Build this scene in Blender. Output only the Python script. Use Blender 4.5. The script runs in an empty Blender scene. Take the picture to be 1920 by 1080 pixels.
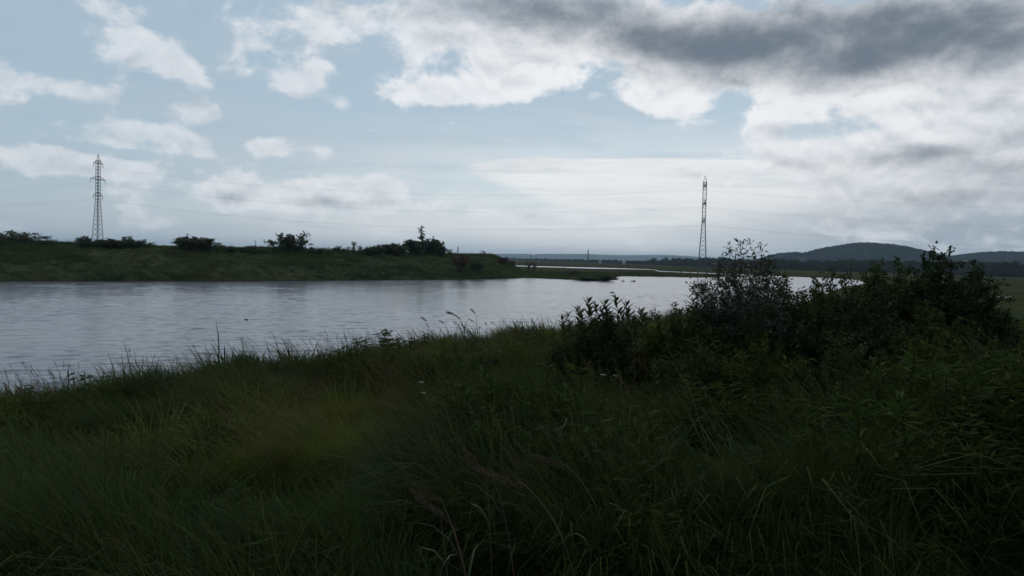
import bpy, math, random
import numpy as np
from mathutils import Matrix, Vector
random.seed(7); RNG = np.random.default_rng(7)
SC = bpy.context.scene; COL = SC.collection
R = math.radians

# ------------------------------------------------------------------ camera
CAM_Z, F, W, H = 4.6, 1500.0, 1920, 1080
ROLL, PITCH = R(1.5), R(2.1)
CAMROT = Matrix.Rotation(R(90) - PITCH, 4, 'X') @ Matrix.Rotation(ROLL, 4, 'Z')
cam_d = bpy.data.cameras.new('camera'); cam = bpy.data.objects.new('camera', cam_d); COL.objects.link(cam)
cam_d.sensor_width = 36; cam_d.lens = F / W * 36; cam_d.clip_start = 0.05; cam_d.clip_end = 60000
cam.matrix_world = Matrix.Translation((0, 0, CAM_Z)) @ CAMROT
SC.camera = cam
SC.view_settings.view_transform = 'Standard'; SC.view_settings.look = 'None'
SC.view_settings.exposure = 0; SC.view_settings.gamma = 1
SC.cycles.use_denoising = True; SC.cycles.max_bounces = 6; SC.cycles.transparent_max_bounces = 8
SC.cycles.diffuse_bounces = 3; SC.cycles.glossy_bounces = 3; SC.cycles.volume_bounces = 0
SC.cycles.use_adaptive_sampling = True; SC.cycles.adaptive_threshold = 0.015
_R3 = CAMROT.to_3x3()
def ray(px, py):                                   # a photo pixel gives a direction only
    return (_R3 @ Vector((px - W / 2, H / 2 - py, -F))).normalized()
def on_z(px, py, z=0.0):                           # ... its distance comes from the ground it touches
    d = ray(px, py); t = (z - CAM_Z) / d.z; return Vector((d.x * t, d.y * t, z))
def at_y(px, py, y):
    d = ray(px, py); t = y / d.y; return Vector((d.x * t, y, CAM_Z + d.z * t))

# ------------------------------------------------------------------ node helper
class N:
    def __init__(s, nt, sock): s.nt, s.s = nt, sock
    def _m(s, op, *a):
        n = s.nt.nodes.new('ShaderNodeMath'); n.operation = op
        for i, v in enumerate((s,) + a):
            if isinstance(v, N): s.nt.links.new(v.s, n.inputs[i])
            else: n.inputs[i].default_value = v
        return N(s.nt, n.outputs[0])
    def __add__(s, o): return s._m('ADD', o)
    def __radd__(s, o): return s._m('ADD', o)
    def __sub__(s, o): return s._m('SUBTRACT', o)
    def __mul__(s, o): return s._m('MULTIPLY', o)
    def __rmul__(s, o): return s._m('MULTIPLY', o)
    def __truediv__(s, o): return s._m('DIVIDE', o)
    def madd(s, a, b): return s._m('MULTIPLY_ADD', a, b)
    def max(s, o): return s._m('MAXIMUM', o)
    def min(s, o): return s._m('MINIMUM', o)
    def step(s, lo, hi, a=0.0, b=1.0):
        n = s.nt.nodes.new('ShaderNodeMapRange'); n.interpolation_type = 'SMOOTHSTEP'
        s.nt.links.new(s.s, n.inputs[0])
        for i, v in zip((1, 2, 3, 4), (lo, hi, a, b)): n.inputs[i].default_value = v
        return N(s.nt, n.outputs[0])
def comb(nt, x, y, z):
    n = nt.nodes.new('ShaderNodeCombineXYZ')
    for i, v in enumerate((x, y, z)):
        if isinstance(v, N): nt.links.new(v.s, n.inputs[i])
        else: n.inputs[i].default_value = v
    return N(nt, n.outputs[0])
def noise(nt, vec, scale, detail=4, rough=0.5, dist=0.0, out='Fac', lac=2.0):
    n = nt.nodes.new('ShaderNodeTexNoise')
    n.inputs['Scale'].default_value = scale; n.inputs['Detail'].default_value = detail
    n.inputs['Roughness'].default_value = rough; n.inputs['Distortion'].default_value = dist
    n.inputs['Lacunarity'].default_value = lac
    if vec is not None: nt.links.new(vec.s, n.inputs['Vector'])
    return N(nt, n.outputs[out])
def mapping(nt, vec, loc=(0, 0, 0), rot=(0, 0, 0), sc=(1, 1, 1), typ='POINT'):
    n = nt.nodes.new('ShaderNodeMapping'); n.vector_type = typ
    nt.links.new(vec.s, n.inputs[0]); n.inputs[1].default_value = loc
    n.inputs[2].default_value = rot; n.inputs[3].default_value = sc
    return N(nt, n.outputs[0])
def mix(nt, fac, a, b):
    n = nt.nodes.new('ShaderNodeMix'); n.data_type = 'RGBA'
    for i, v in ((0, fac), (6, a), (7, b)):
        if isinstance(v, N): nt.links.new(v.s, n.inputs[i])
        elif i: n.inputs[i].default_value = (*v, 1)
        else: n.inputs[i].default_value = v
    return N(nt, n.outputs[2])
def lin(r, g, b):
    return tuple(((c / 255 + 0.055) / 1.055) ** 2.4 if c > 10 else c / 255 / 12.92 for c in (r, g, b))

# ------------------------------------------------------------------ world: sky with broken cloud
SUN_EL, SUN_AZ = R(44), R(10)                       # in front of the camera, a little right, above the frame
SKY = 0.07
world = bpy.data.worlds.new('World'); SC.world = world; world.use_nodes = True
world.cycles.sampling_method = 'MANUAL'; world.cycles.sample_map_resolution = 512
nt = world.node_tree; nt.nodes.clear()
sky = nt.nodes.new('ShaderNodeTexSky'); sky.sky_type = 'NISHITA'; sky.sun_disc = False
sky.sun_elevation = SUN_EL; sky.sun_rotation = SUN_AZ; sky.altitude = 0
sky.air_density = 1.0; sky.dust_density = 0.6; sky.ozone_density = 1.3
tc = nt.nodes.new('ShaderNodeTexCoord')
sep = nt.nodes.new('ShaderNodeSeparateXYZ'); nt.links.new(tc.outputs['Generated'], sep.inputs[0])
x, y, z = (N(nt, sep.outputs[i]) for i in range(3))
el = z._m('ARCSINE'); az = x._m('ARCTAN2', y)
uv = comb(nt, az * 1500, el * 1500, 1.0)            # degrees of sky in handy units
zz = z.max(0.0) + 0.21
p = comb(nt, x / zz, y / zz, el * 2.0)              # a cloud sheet seen from below
warp = noise(nt, p, 1.7, 3, 0.5, out='Color')
vm = nt.nodes.new('ShaderNodeVectorMath'); vm.operation = 'MULTIPLY_ADD'
nt.links.new(warp.s, vm.inputs[0]); vm.inputs[1].default_value = (.30, .30, .12); nt.links.new(p.s, vm.inputs[2])
pw = N(nt, vm.outputs[0])
n_big = noise(nt, pw, 2.1, 9, 0.56)
dirv = N(nt, tc.outputs['Generated'])
def puff(dz, det=8):
    return noise(nt, mapping(nt, dirv, loc=(0, 0, dz), sc=(1, 1, 1.45)), 15.0, det, 0.58, 0.25)
n_fine = puff(0.0)
streak = noise(nt, mapping(nt, uv, sc=(.0035, .034, 1)), 1.0, 6, 0.6, 0.6)
def sky_uv(px, py):
    d = ray(px, py); return math.atan2(d.x, d.y) * 1500, math.asin(d.z) * 1500
E = math.exp(-1)
def blobs(acc, lst):
    for b in lst:
        px, py, sx, sy, amp = b[:5]; rot = b[5] if len(b) > 5 else 0
        u, v = sky_uv(px, py)
        c, sn = math.cos(R(rot)), math.sin(R(rot)); q = []
        for ax, ay, sz in ((c, sn, sx), (-sn, c, sy)):
            n = nt.nodes.new('ShaderNodeVectorMath'); n.operation = 'DOT_PRODUCT'; nt.links.new(uv.s, n.inputs[0])
            n.inputs[1].default_value = (ax / sz, ay / sz, -(ax * u + ay * v) / sz); q.append(N(nt, n.outputs['Value']))
        q = q[1].madd(q[1], q[0] * q[0])
        e = nt.nodes.new('ShaderNodeMath'); e.operation = 'POWER'; e.inputs[0].default_value = E
        nt.links.new(q.s, e.inputs[1])
        acc = N(nt, e.outputs[0]).madd(amp, acc)
    return acc
COVER = [  # cloud masses in the sky: x, y, half width, half height, amount, tilt
    (480, 215, 520, 90, -0.34), (1090, 250, 260, 60, -0.52), (1575, 245, 100, 24, -0.34), (1815, 128, 36, 46, -0.40), (760, 290, 140, 60, -0.30),
    (270, 78, 80, 40, 0.71, -10), (335, 122, 55, 22, 0.57, -30), (30, 150, 60, 30, 0.72), (130, 165, 95, 20, 0.67, -4), (556, 164, 46, 27, 1.1), (640, 196, 50, 18, 0.62), (235, 244, 50, 28, 0.95), (310, 252, 55, 17, 0.88), (500, 276, 60, 16, 0.85),
    (480, 60, 60, 70, 0.46), (160, 10, 160, 18, 0.22), (610, 122, 24, 9, 0.47), (612, 286, 22, 12, 0.69), (668, 290, 20, 8, 0.57), (697, 246, 26, 9, 0.57), (730, 150, 60, 40, 0.32),
    (365, 215, 50, 18, 0.57), (380, 280, 30, 15, 0.67), (250, 276, 150, 8, 0.42, -4), (100, 300, 85, 22, 0.73, -6), (165, 312, 60, 16, 0.57), (245, 322, 64, 14, 0.69, -6), (125, 235, 40, 14, 0.37), (375, 320, 24, 12, 0.37),
    (380, 366, 70, 18, 0.57), (430, 354, 44, 27, 1.05), (540, 366, 80, 24, 1.0), (640, 362, 90, 26, 1.0), (722, 354, 38, 29, 1.1), (820, 385, 60, 14, 0.60), (852, 232, 20, 9, 0.80), (900, 415, 90, 14, 0.60), (1000, 405, 60, 10, 0.50),
    (900, 80, 140, 74, 0.62), (790, 176, 80, 28, 0.86), (890, 172, 80, 24, 0.76), (985, 165, 60, 40, 0.72), (690, 30, 170, 40, 0.49), (1060, 60, 70, 90, 0.50),
    (1260, 75, 230, 60, 0.95, -8), (1650, 55, 330, 60, 0.95, -4), (1400, 120, 140, 46, 0.70, -10), (1850, 85, 120, 55, 0.70),
    (1200, 178, 56, 34, 0.85), (1275, 192, 70, 44, 0.98), (1455, 215, 95, 40, 0.74, 30), (1590, 160, 130, 46, 0.70, 14), (1850, 190, 140, 44, 0.70, 25),
    (1740, 262, 170, 36, 0.90, 14), (1490, 288, 54, 28, 1.05), (1290, 322, 44, 14, 0.45), (1860, 330, 170, 80, 0.66), (1400, 10, 36, 26, -0.50), (1560, 425, 70, 14, 0.60), (1650, 370, 120, 16, 0.40),
]
DARK = [   # where those masses are thick and show their shaded side
    (1150, 62, 200, 54, .90, -8), (1050, 20, 160, 34, .45), (1340, 108, 190, 50, .85, -8), (1520, 50, 190, 60, .80), (1720, 45, 280, 66, 1.0, -2), (1880, 80, 150, 76, .85), (1600, 125, 120, 34, .55, 14),
    (960, 6, 220, 30, .62), (620, 0, 160, 28, .60), (830, 62, 60, 26, .38), (1215, 218, 60, 16, .50), (1490, 306, 48, 12, .60), (1740, 288, 140, 18, .75, 6), (1880, 240, 80, 20, .5),
    (1860, 330, 130, 44, .60), (1800, 375, 160, 24, .60), (555, 180, 36, 9, .50), (425, 370, 36, 14, .55), (590, 380, 140, 11, .60), (716, 370, 26, 14, .55),
    (80, 172, 120, 12, .42), (110, 314, 80, 10, .46), (262, 256, 60, 10, .40), (290, 108, 70, 14, .34), (1290, 327, 40, 9, .40), (1800, 425, 200, 18, .55), (1500, 410, 220, 24, .35), (900, 190, 120, 12, .34), (1480, 245, 60, 14, .45),
    (1700, 340, 320, 110, .25), (900, 110, 160, 50, .22), (1310, 150, 150, 16, .30), (1640, 210, 160, 16, .35),
]
n_up = puff(0.016, 6)
relief = (n_fine - n_up) * 4.0                       # lit from above and behind
base = n_big.madd(1.3, -0.76) + (n_fine - 0.5) * 2.5
cov = blobs(base, COVER)
V = el * 1500; U = az * 1500
a_cum = cov.step(-0.04, 0.44)
dk = blobs((cov - 0.75) * 0.20, DARK) + (n_fine - 0.5) * 0.75 + (n_big - 0.5) * 1.1 - relief * 0.50
shade = dk.step(-0.08, 1.95)
# the high sheet: sharp upper edge on the right, streaky whiteness down to the horizon
u0, _ = sky_uv(822, 312); u1, _ = sky_uv(900, 312); _, vt = sky_uv(1100, 294)
edge = V + (n_fine - 0.5) * 14 - (U - u0).step(0, 170, -22, 0)
slab = edge.step(vt - 7, vt + 5, 1, 0) * (U + (n_fine - 0.5) * 60).step(u0 - 4, u1, 0, 1)
zero = V * 0
slab = slab * (blobs(zero, [(905, 360, 120, 22, -1.0, -14), (800, 352, 60, 40, -.8)]) + 1.0).max(0.0)
low = V.step(40, 165, 0.80, 0) + (streak - 0.5) * V.step(50, 240, .9, 0.12)
haze_up = V.step(0, 460, .60, .44) + (n_big - .5) * .8 + (n_fine - .5) * .25 + (streak - .5) * .25
veil = low.max(slab * (streak * 0.35 + 0.80)).max(haze_up).min(0.96).max(0.0)
sc_ = lambda c: tuple(v / SKY for v in c)
c_sky = mix(nt, 0.6, N(nt, sky.outputs[0]), sc_(lin(174, 205, 223)))
glow = (blobs(zero, [(1130, 360, 470, 120, 1.1), (1450, 350, 300, 110, .4), (600, 400, 300, 60, .35)])).min(1.0)
c_veil = mix(nt, glow, sc_(lin(181, 192, 202)), sc_(lin(242, 243, 243)))
c_veil = mix(nt, streak.step(.30, .60, .30, 0), c_veil, sc_(lin(160, 178, 192)))
bright0 = blobs(zero + 0.35, [(1100, 150, 520, 200, .55), (1750, 250, 300, 130, .4), (1700, 60, 500, 90, .5)])
bright = bright0 + relief * 0.5
c_lit = mix(nt, bright.min(1.0).max(0.0), sc_(lin(208, 215, 223)), sc_(lin(246, 247, 249)))
c_cum = mix(nt, shade, c_lit, sc_(lin(106, 117, 130)))
c_veil = mix(nt, blobs(zero, [(1760, 440, 330, 60, .75)]), c_veil, sc_(lin(150, 164, 177)))
c = mix(nt, veil, c_sky, c_veil)
c = mix(nt, a_cum * (blobs(bright0, [(560, 362, 260, 50, .45)]) * 0.42 + 0.52).min(0.95), c, c_cum)
c = mix(nt, z.step(-0.12, -0.01, 1, 0), c, sc_(lin(60, 66, 60)))
bg = nt.nodes.new('ShaderNodeBackground'); bg.inputs[1].default_value = SKY; nt.links.new(c.s, bg.inputs[0])
wo = nt.nodes.new('ShaderNodeOutputWorld'); nt.links.new(bg.outputs[0], wo.inputs[0])

# ------------------------------------------------------------------ sun, veiled by cloud
sd = bpy.data.lights.new('sun', 'SUN'); sd.energy = 0.7; sd.angle = R(14); sd.color = (1, .95, .88)
so = bpy.data.objects.new('sun', sd); COL.objects.link(so)
sdir = Vector((math.sin(SUN_AZ) * math.cos(SUN_EL), math.cos(SUN_AZ) * math.cos(SUN_EL), math.sin(SUN_EL)))
so.rotation_euler = sdir.to_track_quat('Z', 'Y').to_euler(); so.location = (0, 0, 60)

# ------------------------------------------------------------------ mesh and object helpers
def tag(o, label=None, cat=None, group=None, kind=None):
    for k, v in (('label', label), ('category', cat), ('group', group), ('kind', kind)):
        if v: o[k] = v
    return o
class MB:                                            # gathers vertices, triangles and quads for ONE mesh
    def __init__(s): s.v, s.t, s.q, s.n = [], [], [], 0
    def add(s, V, t=None, q=None):
        V = np.asarray(V, float).reshape(-1, 3)
        if t is not None and len(t): s.t.append(np.asarray(t, int).reshape(-1, 3) + s.n)
        if q is not None and len(q): s.q.append(np.asarray(q, int).reshape(-1, 4) + s.n)
        s.v.append(V); s.n += len(V); return s
    def mesh(s, name, mat=None, smooth=False):
        V = np.concatenate(s.v); T = np.concatenate(s.t) if s.t else np.zeros((0, 3), int); Q = np.concatenate(s.q) if s.q else np.zeros((0, 4), int)
        me = bpy.data.meshes.new(name); me.vertices.add(len(V)); me.vertices.foreach_set('co', V.astype(np.float32).ravel())
        idx = np.concatenate([T.ravel(), Q.ravel()]); me.loops.add(len(idx)); me.loops.foreach_set('vertex_index', idx.astype(np.int32))
        tot = np.concatenate([np.full(len(T), 3), np.full(len(Q), 4)]); st = np.concatenate([[0], np.cumsum(tot)[:-1]]) if len(tot) else tot
        me.polygons.add(len(tot)); me.polygons.foreach_set('loop_start', st.astype(np.int32)); me.polygons.foreach_set('loop_total', tot.astype(np.int32))
        if smooth: me.polygons.foreach_set('use_smooth', np.ones(len(tot), bool))
        me.update(calc_edges=True)
        if mat: me.materials.append(mat)
        return me
    def build(s, name, mat=None, parent=None, smooth=False, link=True):
        o = bpy.data.objects.new(name, s.mesh(name, mat, smooth))
        if link: COL.objects.link(o)
        if parent: o.parent = parent
        return o
def empty(name, loc=(0, 0, 0), rz=0.0):
    o = bpy.data.objects.new(name, None); COL.objects.link(o); o.location = loc; o.rotation_euler[2] = rz
    o.empty_display_size = .2; return o
def inst(name, me, parent=None, loc=(0, 0, 0), rot=(0, 0, 0), sc=1.0):
    o = bpy.data.objects.new(name, me); COL.objects.link(o); o.parent = parent
    o.location = loc; o.rotation_euler = rot; o.scale = (sc,) * 3 if not hasattr(sc, '__len__') else sc; return o
def unit(a): a = np.asarray(a, float); return a / np.maximum(np.linalg.norm(a, axis=-1, keepdims=True), 1e-9)
def tube(mb, pts, rad, sides=4, cap=True):
    P = np.asarray(pts, float); n = len(P); rad = np.broadcast_to(np.asarray(rad, float), (n,))
    T = unit(np.gradient(P, axis=0)); up = np.where(np.abs(T[:, 2:3]) > .9, [[1., 0, 0]], [[0, 0, 1.]])
    A = unit(np.cross(T, up)); B = np.cross(T, A)
    a = np.arange(sides) / sides * 2 * np.pi + np.pi / 4
    V = P[:, None] + rad[:, None, None] * (np.cos(a)[None, :, None] * A[:, None] + np.sin(a)[None, :, None] * B[:, None])
    k = np.arange(sides); k2 = (k + 1) % sides; q = []
    for i in range(n - 1): q.append(np.stack([i * sides + k, i * sides + k2, (i + 1) * sides + k2, (i + 1) * sides + k], 1))
    q = np.concatenate(q)
    if cap and sides == 4: q = np.concatenate([q, [[3, 2, 1, 0], [(n - 1) * 4 + j for j in range(4)]]])
    mb.add(V.reshape(-1, 3), q=q)
def bar(mb, a, b, r): tube(mb, [a, b], r)
def box(mb, c, s, rz=0.0):
    v = np.array([(i, j, k) for k in (-.5, .5) for j in (-.5, .5) for i in (-.5, .5)]) * np.asarray(s, float)
    cz, sz = math.cos(rz), math.sin(rz); v = v @ np.array([[cz, sz, 0], [-sz, cz, 0], [0, 0, 1]]) + np.asarray(c, float)
    mb.add(v, q=[(0, 2, 3, 1), (4, 5, 7, 6), (0, 1, 5, 4), (2, 6, 7, 3), (0, 4, 6, 2), (1, 3, 7, 5)])
def leaves(mb, P, D, L, Wd, rng, fold=.12, droop=0.0):      # folded lens-shaped leaves
    P, D = np.asarray(P, float), unit(D); n = len(P)
    L = np.broadcast_to(L, (n,))[:, None]; Wd = np.broadcast_to(Wd, (n,))[:, None]
    r = rng.normal(size=(n, 3)); r[:, 2] += 1.2; S = unit(np.cross(D, r)); Nn = np.cross(S, D)
    dz = np.array([[0, 0, -1.0]]) * droop * L
    V = np.stack([P, P + D * L * .45 + S * Wd * .5 + Nn * fold * Wd + dz * .3, P + D * L + dz, P + D * L * .45 - S * Wd * .5 + Nn * fold * Wd + dz * .3], 1)
    b = np.arange(n)[:, None] * 4
    mb.add(V.reshape(-1, 3), t=np.concatenate([b + [0, 1, 2], b + [0, 2, 3]]))
def vn(x, y, scale, seed=0, octv=3):                       # value noise, 0..1
    out = 0; amp = 1; tot = 0
    for o in range(octv):
        g = np.random.default_rng(seed + o * 17).random((256, 256)); X = np.asarray(x) / scale * 2 ** o; Y = np.asarray(y) / scale * 2 ** o
        i, j = np.floor(X).astype(int), np.floor(Y).astype(int); u, v = X - i, Y - j; u = u * u * (3 - 2 * u); v = v * v * (3 - 2 * v)
        i0, j0, i1, j1 = i % 256, j % 256, (i + 1) % 256, (j + 1) % 256
        out = out + amp * ((g[i0, j0] * (1 - u) + g[i1, j0] * u) * (1 - v) + (g[i0, j1] * (1 - u) + g[i1, j1] * u) * v)
        tot += amp; amp *= .5
    return out / tot
def sm(x, a, b): t = np.clip((np.asarray(x, float) - a) / (b - a), 0, 1); return t * t * (3 - 2 * t)

# ------------------------------------------------------------------ materials
def new_mat(name):
    m = bpy.data.materials.new(name); m.use_nodes = True; t = m.node_tree; t.nodes.clear(); return m, t
def finish(t, shader): o = t.nodes.new('ShaderNodeOutputMaterial'); t.links.new(shader, o.inputs[0])
def attr(t, name, typ='GEOMETRY'):
    n = t.nodes.new('ShaderNodeAttribute'); n.attribute_name = name; n.attribute_type = typ; return N(t, n.outputs['Fac'])
def bsdf(t, col, rough=.6, spec=.3, normal=None, metal=0.0):
    b = t.nodes.new('ShaderNodeBsdfPrincipled'); b.inputs['Roughness'].default_value = rough
    b.inputs['Specular IOR Level'].default_value = spec; b.inputs['Metallic'].default_value = metal
    if isinstance(col, N): t.links.new(col.s, b.inputs['Base Color'])
    else: b.inputs['Base Color'].default_value = (*col, 1)
    if normal is not None: t.links.new(normal.s, b.inputs['Normal'])
    return b
def leaf_mat(name, c1, c2, c3=None, trans=.30, rough=.5, inst_tint=False, spec=.3):
    m, t = new_mat(name); g = t.nodes.new('ShaderNodeNewGeometry'); rnd = N(t, g.outputs['Random Per Island'])
    oi = t.nodes.new('ShaderNodeObjectInfo'); orn = N(t, oi.outputs['Random'])
    col = mix(t, rnd * .6 + orn * .4, c1, c2)
    if c3: col = mix(t, (attr(t, 'tint', 'INSTANCER') + (rnd - .5) * .3).max(0.0).min(1.0) if inst_tint else rnd.step(.72, 1.0, 0, .8), col, c3)
    b = bsdf(t, col, rough, spec)
    tr = t.nodes.new('ShaderNodeBsdfTranslucent'); t.links.new(col.s, tr.inputs[0])
    mx = t.nodes.new('ShaderNodeMixShader'); mx.inputs[0].default_value = trans
    t.links.new(b.outputs[0], mx.inputs[1]); t.links.new(tr.outputs[0], mx.inputs[2]); finish(t, mx.outputs[0]); return m
def plain_mat(name, c1, c2, scale=3.0, rough=.8, spec=.25, bump=0.0, metal=0.0, det=5):
    m, t = new_mat(name); g = t.nodes.new('ShaderNodeNewGeometry'); pos = N(t, g.outputs['Position'])
    n = noise(t, pos, scale, det, .6); col = mix(t, n.step(.3, .7), c1, c2); nrm = None
    if bump:
        bn = t.nodes.new('ShaderNodeBump'); bn.inputs['Distance'].default_value = bump; t.links.new(n.s, bn.inputs['Height']); nrm = N(t, bn.outputs[0])
    finish(t, bsdf(t, col, rough, spec, nrm, metal).outputs[0]); return m
M = {}
M['steel'] = plain_mat('galvanised_steel', (.10, .095, .10), (.17, .16, .165), .8, .6, .4)
M['wire'] = plain_mat('wire', (.06, .06, .065), (.10, .10, .10), 1.0, .6)
M['glass_ins'] = plain_mat('insulator', (.05, .06, .06), (.09, .10, .10), 2.0, .3, .5)
M['bark'] = plain_mat('bark', (.035, .028, .02), (.07, .055, .04), 9.0, .9, .1)
M['twig_red'] = plain_mat('red_twig', (.06, .022, .02), (.10, .04, .035), 9.0, .8, .1)
M['stem'] = plain_mat('green_stem', (.03, .04, .016), (.06, .055, .025), 8.0, .7, .2)
M['stem_red'] = plain_mat('reddish_stem', (.06, .03, .02), (.08, .05, .03), 8.0, .7, .2)

# ground: grass, mud at the water's edge, dry brown and green fields
m, t = new_mat('ground'); g = t.nodes.new('ShaderNodeNewGeometry'); pos = N(t, g.outputs['Position'])
sx = t.nodes.new('ShaderNodeSeparateXYZ'); t.links.new(pos.s, sx.inputs[0]); zz_ = N(t, sx.outputs[2])
n1 = noise(t, mapping(t, pos, sc=(.010, .024, .1)), 1.0, 6, .6); n2 = noise(t, pos, .45, 6, .65); n3 = noise(t, pos, .05, 5, .6)
field = mix(t, n1.step(.38, .60), (.034, .042, .016), (.060, .048, .026))
bankc = mix(t, n3.step(.42, .68), (.032, .048, .022), (.052, .054, .030))
near = attr(t, 'bank')
col = mix(t, near, field, bankc); col = mix(t, n2.step(.42, .72, 0, .7), col, (.022, .026, .012))
col = mix(t, (zz_ + (n2 - .5) * .35).step(.06, .30, .9, 0), col, (.030, .024, .017))
bn = t.nodes.new('ShaderNodeBump'); bn.inputs['Distance'].default_value = .35; bn.inputs['Strength'].default_value = .8; t.links.new(n2.s, bn.inputs['Height'])
finish(t, bsdf(t, col, 1.0, 0.0, N(t, bn.outputs[0])).outputs[0]); M['ground'] = m

# water: dark river, wind ripples in real height as fine relief
m, t = new_mat('water'); g = t.nodes.new('ShaderNodeNewGeometry'); pos = N(t, g.outputs['Position'])
swell = noise(t, mapping(t, pos, rot=(0, 0, R(-34)), sc=(.16, .62, 1)), 1.0, 2, .5, .5)
chop = noise(t, mapping(t, pos, rot=(0, 0, R(-22)), sc=(.55, 2.1, 1)), 1.0, 3, .55, .3)
fine = noise(t, mapping(t, pos, rot=(0, 0, R(8)), sc=(2.6, 6.0, 1)), 1.0, 3, .6)
gust = noise(t, mapping(t, pos, rot=(0, 0, R(-20)), sc=(.018, .05, 1)), 1.0, 4, .55).step(.36, .66, .35, 1.0)
hgt = chop * .007 + fine * .012 * gust
bn = t.nodes.new('ShaderNodeBump'); bn.inputs['Distance'].default_value = 1.0; bn.inputs['Strength'].default_value = 1.0; t.links.new(hgt.s, bn.inputs['Height'])
b = bsdf(t, (.074, .075, .090), .16, .5, N(t, bn.outputs[0])); b.inputs['IOR'].default_value = 1.333
finish(t, b.outputs[0]); M['water'] = m

# ------------------------------------------------------------------ shorelines (photo pixels dropped onto the water level) and ground height
px_near = [(-300, 830), (0, 770), (150, 754), (240, 740), (330, 710), (440, 692), (540, 697), (640, 686), (720, 668), (830, 654), (950, 647), (1060, 638),
           (1300, 607), (1420, 592), (1490, 578), (1545, 552), (1590, 538), (1632, 531), (1600, 523.5), (1560, 520.5), (1480, 518), (1400, 513.6), (1315, 510.6),
           (1240, 507.6), (1229, 504.8), (1160, 502.4), (1050, 499.6), (940, 496.6)]
LAND_A = np.array([on_z(*p)[:2] for p in px_near] + [(-200, 760), (-900, 980), (-14000, 2400), (-14000, 14000), (14000, 14000), (14000, -14000), (-14000, -14000), (-300, -60), (-34, 4)])
px_spit = [(955, 499.8), (1100, 504.4), (1227, 506.6), (1236, 510), (1315, 513.4), (1370, 516), (1405, 519), (1310, 520.4), (1240, 518.8), (1170, 517.8), (1151, 520), (1158, 524), (1145, 526.5), (1120, 527),
           (1050, 523.4), (980, 520.8), (960, 522), (900, 523.6), (700, 525.6), (480, 527), (240, 527.3), (0, 527.5), (-400, 524)]
LAND_B = np.array([on_z(*p)[:2] for p in px_spit] + [(-220, 75), (-700, 0), (-6000, -200), (-6000, 1500), (-800, 700), (-160, 560)])
def sdf(poly, x, y):                                        # > 0 inside
    x, y = np.asarray(x, float), np.asarray(y, float); d = np.full(x.shape, 1e18); ins = np.zeros(x.shape, bool); n = len(poly)
    for i in range(n):
        (x0, y0), (x1, y1) = poly[i], poly[(i + 1) % n]; ex, ey = x1 - x0, y1 - y0
        tt = np.clip(((x - x0) * ex + (y - y0) * ey) / (ex * ex + ey * ey), 0, 1)
        d = np.minimum(d, (x - x0 - ex * tt) ** 2 + (y - y0 - ey * tt) ** 2)
        c = (y0 > y) != (y1 > y); ins ^= c & (x < ex * (y - y0) / (ey if ey else 1e-12) + x0)
    return np.where(ins, 1, -1) * np.sqrt(d)
def ground(x, y, full=False):
    x, y = np.asarray(x, float), np.asarray(y, float)
    jit = np.clip(np.hypot(x, y) / 60, .4, 2.5)
    sa = sdf(LAND_A, x, y) + (vn(x, y, 2.2, 3) - .5) * 1.1 * jit; sb = sdf(LAND_B, x, y) + (vn(x, y, 3.0, 5) - .5) * 2.0 * np.clip(jit, .4, 1.2)
    r = np.hypot(x * np.where(x > 0, .8, .9), np.maximum(y, 0))
    fall = 1 - sm(r, 5, 40)
    za = np.minimum(.08 + np.maximum(sa, 0) * .062 + np.clip(sa, 0, 60) ** 2 * .0022 + (.12 + .20 * sm(x, -9, 2)) * sm(sa, 0, 1.8), .45 + .3 * (1 - sm(y, 60, 110)) + 1.65 * fall) + (vn(x, y, 2.5, 9) - .5) * .95 * sm(sa, 0, 3) * (1 - sm(r, 30, 80)) + (vn(x, y, 60, 2) - .5) * .25 * sm(sa, 3, 40)
    crest = .40 + 4.9 * (1 - sm(x, -7, 4)) * (1 + .04 * np.sin(x / 37.)) 
    prof = .42 * sm(sb, 0, 8) + .58 * sm(sb, 8, 30) - .25 * sm(sb, 45, 110)
    zb = .10 + .25 * sm(sb, 0, 1.5) + (crest - .35) * prof + (vn(x, y, 6, 11) - .5) * .45 * sm(sb, 1, 8) * np.where(x < 2, 1, .3)
    z = np.where(sa > 0, za, np.where(sb > 0, zb, -np.minimum(.9, .06 + .14 * np.minimum(np.abs(sa), np.abs(sb)))))
    return (z, sa, sb) if full else z
gz = lambda x, y: float(ground(np.array([x]), np.array([y]))[0])

ang = np.radians(np.concatenate([np.arange(-180, -50, 5.), np.arange(-50, 50, .2), np.arange(50, 180, 5.)]))
rad = np.concatenate([[.3], np.geomspace(.8, 13500, 400)])
A, Rr = np.meshgrid(ang, rad); gx, gy = (Rr * np.sin(A)).ravel(), (Rr * np.cos(A)).ravel()
gzv, gsa, gsb = ground(gx, gy, True)
na, nr = len(ang), len(rad); i, j = np.meshgrid(np.arange(nr - 1), np.arange(na), indexing='ij'); j2 = (j + 1) % na
quads = np.stack([i * na + j, i * na + j2, (i + 1) * na + j2, (i + 1) * na + j], -1).reshape(-1, 4)
mb = MB().add(np.stack([gx, gy, gzv], 1), q=quads); mb.add([[0, 0, gz(0, 0)]], t=[])
mb.add(np.zeros((0, 3)))
me_ = mb; me_.t.append(np.array([[mb.n - 1, (k + 1) % na, k] for k in range(na)]))
go = mb.build('ground', M['ground'], smooth=True)
at = go.data.attributes.new('bank', 'FLOAT', 'POINT')
bw = np.where(gsb > 0, 1 - sm(gx, 0, 30), np.where(gsa > 0, 1 - sm(np.hypot(gx, gy), 60, 130), 1)); at.data.foreach_set('value', np.append(bw, 1).astype(np.float32))
tag(go, kind='structure')
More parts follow.
